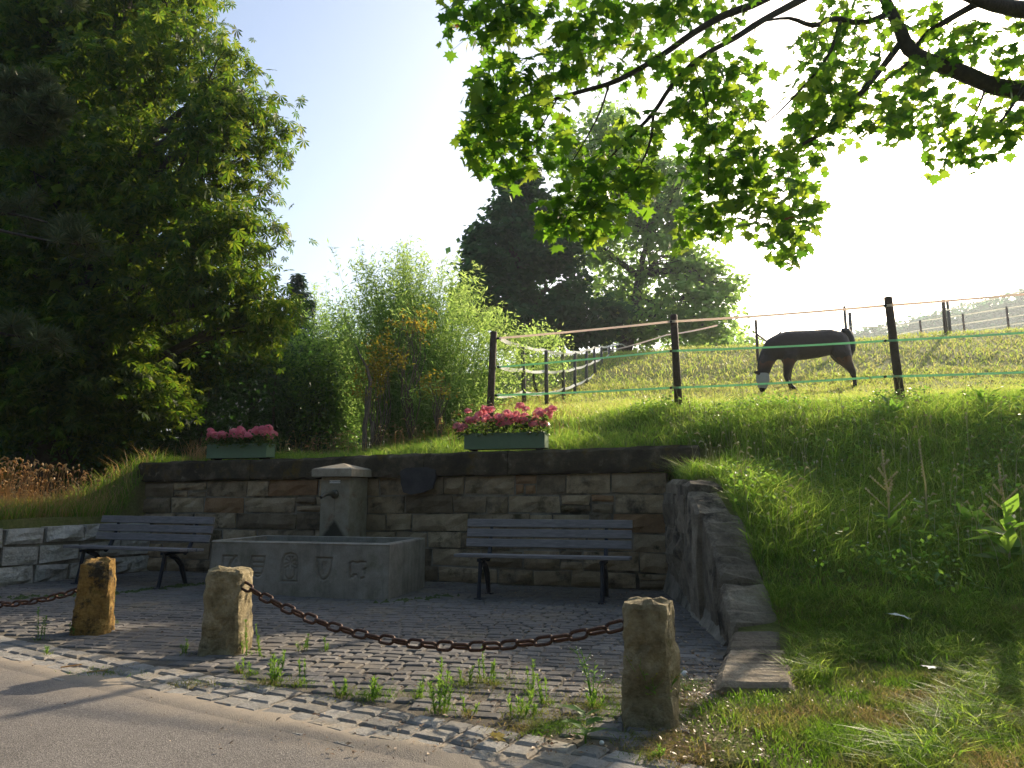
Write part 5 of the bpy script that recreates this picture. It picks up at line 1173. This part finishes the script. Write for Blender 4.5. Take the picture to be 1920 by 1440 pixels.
rm = plain('brown roof tiles', (.14, .08, .055), .85, 0, 25, .02, .3); mb = MB(); mb.add([(-5, -.5, 6.1), (3.7, -.5, 6.1), (3.7, 3.5, 8.55), (-5, 3.5, 8.55), (-5, 7.5, 6.1), (3.7, 7.5, 6.1), (-5, -.5, 5.95), (3.7, -.5, 5.95), (3.7, 7.5, 5.95), (-5, 7.5, 5.95)], [(0, 1, 2, 3), (3, 2, 5, 4), (0, 6, 7, 1), (1, 7, 8, 5, 2), (4, 5, 8, 9), (0, 3, 4, 9, 6), (6, 9, 8, 7)]); mb.build('roof', rm, hs)
# --- distant wooded hill
hx_ = grid_axis([(20, 420, 10)]); hy_ = grid_axis([(200, 420, 10)]); HX, HY = np.meshgrid(hx_, hy_)
def hill(x, y):
    y0 = 290.; az_ = x/np.maximum(y, 1)
    return (58+(az_-.5)*75)*sstep(.30, .44, az_)*np.exp(-((y-y0)/75.)**2)+.04*y*0
HZ = hill(HX, HY); nx2, ny2 = len(hx_), len(hy_); ii = np.arange(nx2*ny2).reshape(ny2, nx2)
q2 = np.stack([ii[:-1, :-1], ii[:-1, 1:], ii[1:, 1:], ii[1:, :-1]], -1).reshape(-1, 4)
tag(link('hill', mesh_np('hill', np.stack([HX, HY, HZ], -1).reshape(-1, 3), q2, True), M['meadow']), kind='structure')
n = 1100; hxx = RS.uniform(30, 400, n*4); hyy = RS.uniform(215, 330, n*4); ok = (hxx/hyy > .40) & (hxx/hyy < 1.15); hxx, hyy = hxx[ok][:n], hyy[ok][:n]
cen = np.stack([hxx, hyy, hill(hxx, hyy)+4], 1); m = 46; d = ball_pts(len(cen)*m); rr = np.repeat(RS.uniform(3, 5.5, len(cen)), m)
pp = np.repeat(cen, m, 0)+d*rr[:, None]*np.array([1, 1, 1.1])
v, f = stamp(*leaf_quad(.9), pp, rots(RS.uniform(0, 6.28, len(pp)), RS.uniform(-1, .5, len(pp)), RS.normal(0, .5, len(pp))), RS.uniform(1.2, 2.4, len(pp)))
o = link('woodland', mesh_np('woodland', v, f), M['forest']); tag(o, 'hazy woodland covering the distant hill at the right', 'woodland', kind='stuff')
# ================================================================== GRASS
def sample(n, xr, yr, fn):
    x = RS.uniform(*xr, n); y = RS.uniform(*yr, n); nn = nof(x, y); lo = low(x, y); ok = fn(x, y, nn) & ~lo
    x, y = x[ok], y[ok]; z = T(x, y)
    fw = y*cT+(z-EYE)*sT; px = 960+F*x/np.maximum(fw, .1); ok = (px > -250) & (px < 2250)
    return np.stack([x[ok], y[ok], z[ok]-.01], 1)
def wingbody(x, y): return (x < np.where(y > 5.5, 1.68+.078*(y-5.82)+.34, np.interp(y, [4.3, 4.55, 5.5], [1.16, 1.24, 1.655])+.42)) & (y > 4.35) & (y < 7.7) & (x > .9)
bank = lambda x, y, n: (n > -3.9+.5*pn(x, y, 1.6)) & (n < 2.6) & ~wingbody(x, y) & (x > -6.0)
p = sample(640000, (-6, 9.5), (4.3, 15), bank); dn = nof(p[:, 0], p[:, 1])
dist = np.hypot(p[:, 0], p[:, 1]); keep = RS.uniform(size=len(p)) < np.clip(6.5/dist, .35, 1)**1.3
edge = (p[:, 0] < 1.8) & (dn < .75); keep &= ~(edge & (RS.uniform(size=len(p)) < .0)); p = p[keep]; dn = dn[keep]
h = .17+.08*pn(p[:, 0], p[:, 1], 2.3)+.07*pn(p[:, 0], p[:, 1], 9, 5)+RS.uniform(-.08, .13, len(p)); h = h*np.where(dn > .9, .6, 1)*np.where(dn < -2.6, .5, np.where(dn < -2.0, .75, 1))*np.where((p[:, 0] < 1.7) & (dn < 1.2), .75, 1); h = np.clip(h, .06, .5)
blades_ = blades('grass', M['grass'], p, h, RS.uniform(.004, .010, len(p))*np.where(RS.uniform(size=len(p)) < .12, 1.9, 1), 1.1, bend=1.1); tag(blades_, 'lush green grass on the bank above and right of the wall', 'grass')
# broadleaf tufts inside the bank
p = sample(26000, (1.8, 9), (5, 11), lambda x, y, n: (n > -2.8) & (n < 2.2) & ~wingbody(x, y) & (pn(x, y, 3) > .05)); v, f = stamp(*QL, p+np.array([0, 0, .1])+np.stack([np.zeros(len(p))]*2+[RS.uniform(-.05, .12, len(p))], 1), rots(RS.uniform(0, 6.28, len(p)), RS.uniform(-.6, .9, len(p)), RS.normal(0, .5, len(p))), RS.uniform(.03, .08, len(p)))
tag(link('clover', mesh_np('clover', v, f), M['weed']), 'small leafy ground cover growing through the bank grass', 'ground cover', kind='stuff')
verge = lambda x, y, n: (n <= -2.9+.35*pn(x, y, 1.6)) & ~wingbody(x, y) & ((rb(x, y) < .1) | (x > .7))
p = sample(330000, (.6, 7), (2.2, 7.2), verge); t_ = pn(p[:, 0], p[:, 1], 3.2, 1); thin = np.clip((p[:, 0]-.9)/.7, .12, 1)*np.clip(.75+t_, .2, 1); p = p[RS.uniform(size=len(p)) < thin]
h = np.clip(.055+.04*pn(p[:, 0], p[:, 1], 2.1, 4)+RS.uniform(-.02, .045, len(p)), .02, .11)
g = blades('verge_grass', M['drygrass'], p, h, RS.uniform(.004, .008, len(p)), .9, bend=.9); tag(g, 'short half dry grass on the verge at the lower right', 'grass')
p = sample(200000, (1.0, 7), (2.4, 7.0), lambda x, y, n: (n <= -2.8) & (n > -5.6) & ~wingbody(x, y) & (pn(x, y, 3.4, 7)+.5*pn(x, y, 8, 2)-.38*(-3.6-n) > -.05) & (x > 1.35))
h = RS.uniform(.04, .16, len(p)); g = blades('verge_green_tufts', M['grass'], p, h, RS.uniform(.004, .009, len(p)), 1.5, bend=1.2); tag(g, 'green grass tufts at the foot of the bank', 'grass')
mead = lambda x, y, n: (n >= 2.4) & (n < 14) & (x > -4+.0*y)
p = sample(300000, (-5, 20), (10.5, 26), mead); p = p[RS.uniform(size=len(p)) < np.clip(12/p[:, 1], .2, 1)**1.6]
h = np.clip(.06+.04*pn(p[:, 0], p[:, 1], .8, 4)+RS.uniform(-.03, .06, len(p)), .03, .3)*np.where((p[:, 0] < .2+(p[:, 1]-11.8)*.1), 2.3, 1)
g = blades('meadow_grass', M['meadowgrass'], p, h, RS.uniform(.008, .018, len(p)), 1.0, bend=.8); tag(g, 'grazed green and brown meadow grass behind the near fence', 'grass')
p = sample(210000, (-2, 60), (18, 62), lambda x, y, n: (n >= 11)); h = RS.uniform(.05, .20, len(p))
g = blades('far_meadow_grass', M['meadowgrass'], p, h, RS.uniform(.015, .04, len(p)), 1.3, bend=.8); tag(g, 'distant meadow grass climbing to the crest', 'grass')
# grass fringe on verge edges & along wing, straw weeds on the left terrace
def stalks(name, label, pts, h, mat, heads=True, cat='weeds', headsize=.05, kind='stuff', parent=None, lean=.25):
    mb = MB(); V = []
    for p_, hh in zip(pts, h):
        p_ = Vector(p_); a = random.uniform(0, 6.28); l_ = Vector((math.cos(a), math.sin(a), 0))*hh*random.uniform(.05, lean); q1 = p_+l_*.3+Vector((0, 0, hh*.6)); q2 = p_+l_+Vector((0, 0, hh)); q3 = q2+l_*.5-Vector((0, 0, hh*.03))
        mb.tube([p_, q1, q2], [.0028, .002, .0012], 3, cap=False)
        if heads:
            mb.tube([q2-(q2-q1)*.12, q2+l_*.1, q3], [.003, headsize*.16, .001], 4, cap=False)
    o = mb.build(name, mat, parent); 
    return tag(o, label, cat, kind=kind) if kind else o
terr = lambda x, y, n: (x < white_x(y)-.22) & (x > white_x(y)-2.6) & (y < 11.6) & (y > 7)
def samp2(n, xr, yr, fn):
    x = RS.uniform(*xr, n); y = RS.uniform(*yr, n); ok = fn(x, y, nof(x, y)); x, y = x[ok], y[ok]; return np.stack([x, y, T(x, y)], 1)
p = samp2(26000, (-11, -5.4), (7, 11.6), terr); hh = RS.uniform(.1, .34, len(p)); g = blades('terrace_grass', M['grass'], p, hh, RS.uniform(.006, .012, len(p)), .8); p = samp2(9000, (-11, -5.4), (7, 11.6), terr); blades('terrace_straw', M['straw'], p, RS.uniform(.1, .45, len(p)), RS.uniform(.004, .009, len(p)), .9, g); tag(g, 'mixed green grass on the terrace above the limestone wall', 'grass')
p = samp2(5200, (-11, -5.4), (7, 11.6), lambda x, y, n: terr(x, y, n) & (y < 10.9)); stalks('dry_stalks', 'golden dry seed stalks above the limestone wall', p, RS.uniform(.25, .8, len(p))*np.clip(1.15-(p[:, 0]+8)*.12, .6, 1.3), M['straw'], True, 'dry grass', .09)
q_ = W(7.35, .35); p = np.array([(q_.x+random.gauss(0, .13), q_.y+random.gauss(0, .08), 1.62) for _ in range(160)]); stalks('straw_tuft', 'dry straw tuft left of the left planter box', p, RS.uniform(.15, .42, 160), M['straw'], False, 'dry grass', kind='stuff', lean=.6)
p = sample(5000, (-4.5, 1.0), (9, 14), lambda x, y, n: (n > .6) & (n < 3.6)); stalks('tall_stalks', 'thin pale seed stalks in the grass above the wall', p[:380], RS.uniform(.15, .5, len(p))[:380], M['straw'], True, 'grass', .05, lean=.5)
p = sample(2600, (2.0, 9), (5.5, 10.5), lambda x, y, n: (n > -2.4) & (n < 1.6) & ~wingbody(x, y)); stalks('seed_heads', 'slender plantain stalks with brown heads over the bank grass', p[:420], RS.uniform(.25, .55, 420), M['seedhead'], True, 'weeds', .07)
# daisy specks
p = sample(6000, (1.5, 9), (4.5, 12), lambda x, y, n: (n > -2.8) & (n < 3)); p = p[:150]; v, f = stamp(*QW, p+np.stack([np.zeros(len(p))]*2+[RS.uniform(.18, .34, len(p))], 1), rots(RS.uniform(0, 6.28, len(p)), RS.uniform(-.5, .5, len(p)), RS.normal(0, .3, len(p))), np.full(len(p), .02))
tag(link('white_blossoms', mesh_np('white_blossoms', v, f), M['fluff']), 'tiny white blossoms scattered over the bank grass', 'flowers', kind='stuff')
# tall individual weeds on the bank
def dock(label, px, py, pyt, Yd, big=False, branchy=True):
    Yd = 4.0
    while Yd < 12 and P(px, py, Yd).z > gz(P(px, py, Yd).x, Yd)+.05: Yd += .04
    g0 = P(px, py, Yd); base = Vector((g0.x, Yd, gz(g0.x, Yd))); H_ = P(px, pyt, Yd).z-base.z
    t = thing('tall_weed', label, 'weed', tuple(base)); mb = MB(); mb.tube([(0, 0, 0), (.02, 0, H_*.5), (-.01, 0, H_)], [.010, .008, .004], 6)
    buds = []
    if branchy:
        for k in range(9):
            z = H_*(.3+.6*k/9); a = k*2.4; L_ = H_*.22*(1.2-k/9); tp_ = Vector((math.cos(a)*L_, math.sin(a)*L_*.5, z+L_*.9)); mb.tube([(0, 0, z), tp_], [.005, .003], 4)
            buds += [Vector((0, 0, z)).lerp(tp_, s) for s in (.3, .5, .7, .85, 1)]
    buds += [Vector((0, 0, H_*s)) for s in np.linspace(.6, 1, 12)]
    mb.build('stem', M['seedhead'], t, True); mb = MB()
    for b_ in buds: mb.tube([b_-Vector((0, 0, .010)), b_, b_+Vector((0, 0, .014))], [.003, .012, .003], 5)
    tag(mb.build('buds', M['seedhead'], t, True), kind='stuff')
    n_ = 22 if big else 12; p_ = np.stack([np.zeros(n_), np.zeros(n_), RS.uniform(.0, H_*(.55 if big else .3), n_)], 1)
    leaves_obj('leaves', M['weed'], t, leaf_quad(.42), p_, .26 if big else .17, (-.1, .9), .3, kind=None)
dock('tall branching weed with pale buds in the middle of the shaded bank', 1668, 1010, 845, 7.3)
dock('single thin tall weed just behind and right of the branching weed', 1738, 985, 825, 7.7, branchy=False)
dock('tall weed with broad bright leaves at the right edge of the bank', 1893, 1060, 872, 7.0, True)
def rosette(name, label, px, py, Yd, size, n_, up=.6):
    g0 = P(px, py, Yd) if Yd else G(px, py); base = (g0.x, g0.y, (gz(g0.x, g0.y) if Yd else 0)); t = thing(name, label, 'weed', base)
    mb = MB(); mb.tube([(0, 0, -.02), (0, 0, size*.3)], [.006, .004], 5); mb.build('stem', M['weed'], t)
    for k in range(n_):
        tv, tf = leaf_quad(.42); v, f = stamp(tv, tf, np.array([[0, 0, .02+.01*k]]), rots(np.array([k*2.4]), np.array([random.uniform(.15, up)]), np.array([random.gauss(0, .2)])), np.array([size*random.uniform(.7, 1.1)])); link('leaf', mesh_np('leaf', v, f), M['weed'], t)
rosette('dock_plant', 'dock with upright broad leaves sunlit near the bank top left of centre', 1680, 815, 8.9, .3, 9, 1.3)
rosette('dock_plant', 'dock with broad leaves sunlit near the bank top, right of the first dock', 1850, 812, 9.0, .28, 9, 1.3)
rosette('dock_plant', 'low broad leaved dock in the shaded lower right bank', 1828, 1050, 6.6, .26, 8, 1.1)
rosette('dandelion', 'flat toothed rosette of green leaves on the setts before the near bollard', 1098, 1392, None, .12, 12, .35)
# ================================================================== PAVEMENT WEEDS
def horseweed(label, px, py, hpx, n_=3, fat=1.0, dry=.3):
    g0 = G(px, py); k = g0.y/F*1.03; hh = hpx*k; t = thing('pavement_weed', label, 'weed', (g0.x, g0.y, 0), group='weeds sprouting from the paving joints'); mb = MB(); pts = []
    for i in range(n_):
        a, r_ = random.uniform(0, 6.28), random.uniform(.2, 1)*.05*fat*(n_ > 1); h_ = hh*(1 if i == 0 else random.uniform(.45, .9)); b0 = Vector((math.cos(a)*r_, math.sin(a)*r_, 0)); tp_ = b0*1.6+Vector((random.uniform(-.02, .02), 0, h_)); mb.tube([b0, tp_], [.003, .0015], 4)
        m = int(16+h_*230); s = RS.uniform(.12, 1, m); pts.append(np.array(b0)+(np.array(tp_)-np.array(b0))*s[:, None])
    mb.build('stems', M['weed'], t); leaves_obj('leaves', M['weed'], t, leaf_quad(.2), np.concatenate(pts), .030*fat, (.5, 1.3), .4, kind=None)
    if dry > 0:
        m = int(90*dry*fat); p_ = RS.normal(0, .035*fat, (m, 3)); p_[:, 2] = 0; blades('dry_blades', M['drygrass'], p_, RS.uniform(.02, .06, m), RS.uniform(.003, .005, m), 1.5, t, None)
wd_ = [(75, 1200, 58, 3, 'small weed beside the left end of the far chain'), (213, 1170, 66, 2, 'thin upright weed against the right side of the orange bollard'), (142, 1192, 20, 2, 'tiny sprout at the foot of the orange bollard'),
       (345, 1228, 26, 3, 'low seedling clump left of the greenish bollard'), (430, 1226, 42, 4, 'weeds at the front foot of the greenish bollard'), (465, 1228, 60, 3, 'taller weed at the right foot of the greenish bollard'), (497, 1232, 60, 2, 'slim upright weed a step right of the greenish bollard'), (565, 1222, 30, 3, 'leafy seedling on the shaded cobbles under the chain'), (610, 1222, 26, 2, 'faint small seedling under the middle chain links'),
       (448, 1262, 26, 3, 'small weed on the setts before the greenish bollard'), (470, 1268, 22, 1, 'tiny sunlit sprout on the setts'), (512, 1282, 56, 6, 'bushy bright weed clump at the sett line left of centre'), (568, 1285, 46, 2, 'upright weed beside a dead stalk at the sett line'),
       (640, 1305, 26, 4, 'flat spreading weed at the sett line'), (692, 1312, 36, 5, 'spiky weed clump where sand meets the setts'), (783, 1310, 36, 3, 'small sunlit weed left of the tall bushy one'), (828, 1335, 86, 7, 'tallest bushy weed below the middle of the chain'), (875, 1342, 30, 2, 'tiny weed just right of the tallest bushy one'), (868, 1285, 34, 3, 'weed in sandy joints under the lowest chain links'), (907, 1280, 64, 3, 'tall weed standing in front of the chain'), (925, 1285, 42, 2, 'thin weed right next to the chain weed'),
       (992, 1300, 56, 3, 'pale upright weed in the sandy patch'), (968, 1345, 44, 5, 'bluish bushy weed near the dry tuft'), (1022, 1320, 50, 3, 'upright weed left of the branching flower'), (1010, 1340, 22, 2, 'small seedling by the sandy stones'), (1115, 1330, 30, 4, 'yellowing clump under the branching flower'), (1220, 1425, 22, 3, 'dry green tuft among the setts at the bottom'), (90, 1228, 14, 2, 'tiny weed at the start of the setts')]
random.seed(9)
for px, py, hpx, n_, lab in wd_: horseweed(lab, px, py, hpx*.92, n_, .8 if n_ < 5 else 1.05, .2 if py < 1240 else .8)
def flowerweed(label, px, py, hpx, w_, flowers, lush):
    g0 = G(px, py); k = g0.y/F*1.03; hh = hpx*k; t = thing('flowering_weed', label, 'weed', (g0.x, g0.y, 0)); mb = MB(); fl = []; lv = []
    for i in range(9 if lush else 5):
        a = random.uniform(-1, 1); tp_ = Vector((a*w_*k, random.uniform(-.06, .06), hh*random.uniform(.55, 1))); md = Vector((tp_.x*.35, tp_.y*.5, tp_.z*.55)); mb.tube([(0, 0, 0), md, tp_], [.0035, .0025, .0012], 4); fl.append(tp_)
        for j in range(4): q_ = md.lerp(tp_, random.random()); e_ = q_+Vector((random.uniform(-.05, .05), random.uniform(-.03, .03), random.uniform(.01, .06))); mb.tube([q_, e_], .0012, 3); fl.append(e_)
        for j in range(14): lv.append(np.array(Vector((0, 0, 0)).lerp(md, random.random()) if j % 2 else md.lerp(tp_, random.random()*.7)))
    mb.build('stems', M['weed'], t); leaves_obj('leaves', M['weed'], t, QR, np.array(lv), .05 if lush else .03, (-.2, .9), .4, kind=None)
    tv, tf = QW; fl = np.array([tuple(q_) for q_ in fl]); v, f = stamp(tv, tf, fl, rots(RS.uniform(0, 6, len(fl)), RS.uniform(-.5, 1, len(fl)), RS.normal(0, .3, len(fl))), np.full(len(fl), .014)); link('flowers', mesh_np('flowers', v, f), flowers, t)
flowerweed('straggly weed with white fluffy heads left of the near bollard', 1112, 1330, 105, 30, M['fluff'], False)
flowerweed('yellow flowering ragwort growing against the near bollard', 1232, 1362, 110, 50, M['yellowleaf'], True)
# dry tufts & litter
patch_ = []
p = np.concatenate([np.array([G(px+RS.normal(0, sx), py+RS.normal(0, sy)) for _ in range(n_)]) for px, py, sx, sy, n_ in [(1020, 1365, 40, 9, 900), (900, 1285, 60, 12, 500), (1130, 1330, 50, 14, 800), (1180, 1300, 40, 12, 400), (1290, 1330, 40, 20, 900), (1240, 1390, 40, 16, 900), (690, 1305, 40, 8, 300), (520, 1285, 30, 5, 200), (1300, 1290, 26, 8, 300), (1330, 1420, 60, 16, 900), (200, 1262, 40, 5, 120), (360, 1285, 26, 4, 160)]])
p[:, 2] = 0; h = RS.uniform(.012, .05, len(p)); g = blades('dry_tufts', M['drygrass'], p, h, RS.uniform(.0025, .005, len(p)), 2.2, bend=1.4); tag(g, 'dried grass tufts in the sandy joints near the bollard', 'dry grass')
def lit(n_, fx, mat, name, label, sz, cat='litter'):
    p_ = np.array([fx() for _ in range(n_)]); v, f = stamp(*QL, p_+np.array([0, 0, .012]), rots(RS.uniform(0, 6.28, n_), RS.normal(0, .25, n_), RS.normal(0, .35, n_)), RS.uniform(*sz, n_)); tag(link(name, mesh_np(name, v, f), mat), label, cat, kind='stuff')
def lf():
    while True:
        q_ = G(random.gauss(1120, 260), random.uniform(1130, 1420))
        if not (nof(q_.x, q_.y) > -.1): return tuple(q_)
lit(1500, lf, M['litter'], 'leaf_litter', 'brown leaf fragments scattered over the paving right of centre', (.012, .038))
lit(900, lambda: (lambda q_: (q_.x, q_.y, q_.z))(G(random.gauss(1300, 60), random.gauss(1290, 40))), M['litter'], 'leaf_litter', 'dense dry leaf bits at the foot of the wing wall', (.012, .035))
lit(160, lambda: (lambda q_: (q_.x, q_.y, .0))(RW(random.uniform(-5, 3), random.uniform(.7, 4))), M['litter'], 'road_grit', 'scattered grit and leaf crumbs on the asphalt road', (.006, .016))
lit(500, lambda: tuple(RW(random.uniform(-7, 1.8), random.gauss(.45, .22))), M['litter'], 'gutter_litter', 'dry crumbs along the sandy gutter edge', (.006, .02))
lit(260, lambda: tuple(W(random.uniform(-.0, 8), random.uniform(-1.4, -.05))), M['litter'], 'wall_litter', 'pale leaf scraps under the benches by the wall', (.015, .04))
lit(1500, lambda: (lambda q_: (q_.x, q_.y, max(0, gz(q_.x, q_.y))))(G(random.uniform(1230, 1900), random.uniform(1290, 1440))), M['litter'], 'verge_litter', 'brown leaf bits lying in the short verge grass', (.012, .035))
# little loose things
def oneleaf(name, label, px, py, size, mat, z=.02, Yd=None, cat='leaf'):
    g0 = P(px, py, Yd) if Yd else G(px, py); tv, tf = leaf_maple(); v = tv*size; o = link(name, mesh_np(name, v, tf), mat, None, (g0.x, g0.y, (gz(g0.x, g0.y)+.10) if Yd else z), (random.uniform(-.2, .2), random.uniform(-.2, .2), random.uniform(0, 6))); tag(o, label, cat)
oneleaf('fallen_leaf', 'pale yellow fallen leaf on the setts', 925, 1390, .075, M['yellowleaf'])
oneleaf('feather', 'white feathery scrap lying in the grass of the lower bank', 1690, 1216, .12, M['fluff'], Yd=5.3, cat='feather')
oneleaf('paper_scrap', 'small white scrap in the verge grass below the feather', 1757, 1302, .09, M['fluff'], Yd=4.5, cat='scrap')
for px, py, a, lab in ((133, 1252, .5, 'longer of two pale straws on the gutter sand'), (182, 1262, .3, 'shorter of two pale straws on the gutter sand')):
    g0 = G(px, py); m2 = MB(); m2.tube([(-.06, 0, 0), (.06, .01, .004)], .004, 5); o = m2.build('straw', M['straw'], None, False, (g0.x, g0.y, .01), (0, 0, a)); tag(o, lab, 'straw')
for px, py, r_, lab in ((1185, 1362, .02, 'round pale pebble at the foot of the near bollard'), (1128, 1396, .012, 'tiny white pebble beside the green rosette'), (1284, 1268, .022, 'white stone chip on the dark paving behind the near bollard')):
    g0 = G(px, py); me = icos(r_, 2, .1, px); o = link('pebble', me, M['fluff'] if r_ != .02 else M['whitestone'], None, (g0.x, g0.y, r_*.7)); tag(o, lab, 'pebble')
# --- unseen trees behind the viewer, added to hold back sky light
random.seed(31)
wd2 = []; 
for i in range(9):
    x = -26+6.6*i+random.uniform(-1.5, 1.5); y = -11+random.uniform(-2, 2)-(3 if abs(x) > 15 else 0)
    for z, rr in ((2.5, 3.2), (6, 3.6), (10, 3.2)): wd2.append((x, y, z, rr, 2.2, 2.6, 420))
for x, y, z, n in ((-19, -3, 3, 400), (-20, 3, 4, 400), (-18, -4, 8, 400), (-20, 4, 9, 400), (17, -4, 4, 400), (18, 1, 8, 400)): wd2.append((x, y, z, 2.6, 3, 2.8, n))
p_, c_ = clump_pts(wd2, .9, 20, .2); v, f = stamp(*leaf_quad(.9), p_, rots(RS.uniform(0, 6.28, len(p_)), RS.uniform(-1.2, .3, len(p_)), RS.normal(0, .5, len(p_))), RS.uniform(.8, 1.5, len(p_)))
o = link('sky_blocker_trees', mesh_np('sky_blocker_trees', v, f), M['darktree']); tag(o, 'unseen trees added behind the viewer to block sky light', 'wood', kind='stuff')
# --- air
hz = MB(); hz.box(-270, 510, -80, 450, -2.2, 104)
b = NB('haze'); pv = b.n('ShaderNodeVolumePrincipled'); pv.inputs['Color'].default_value = (.84, .92, 1, 1); pv.inputs['Density'].default_value = .0006; pv.inputs['Anisotropy'].default_value = .45
b.l(pv.outputs[0], b.out.inputs['Volume'])
tag(hz.build('haze', b.m), kind='stuff')
bpy.context.view_layer.update()
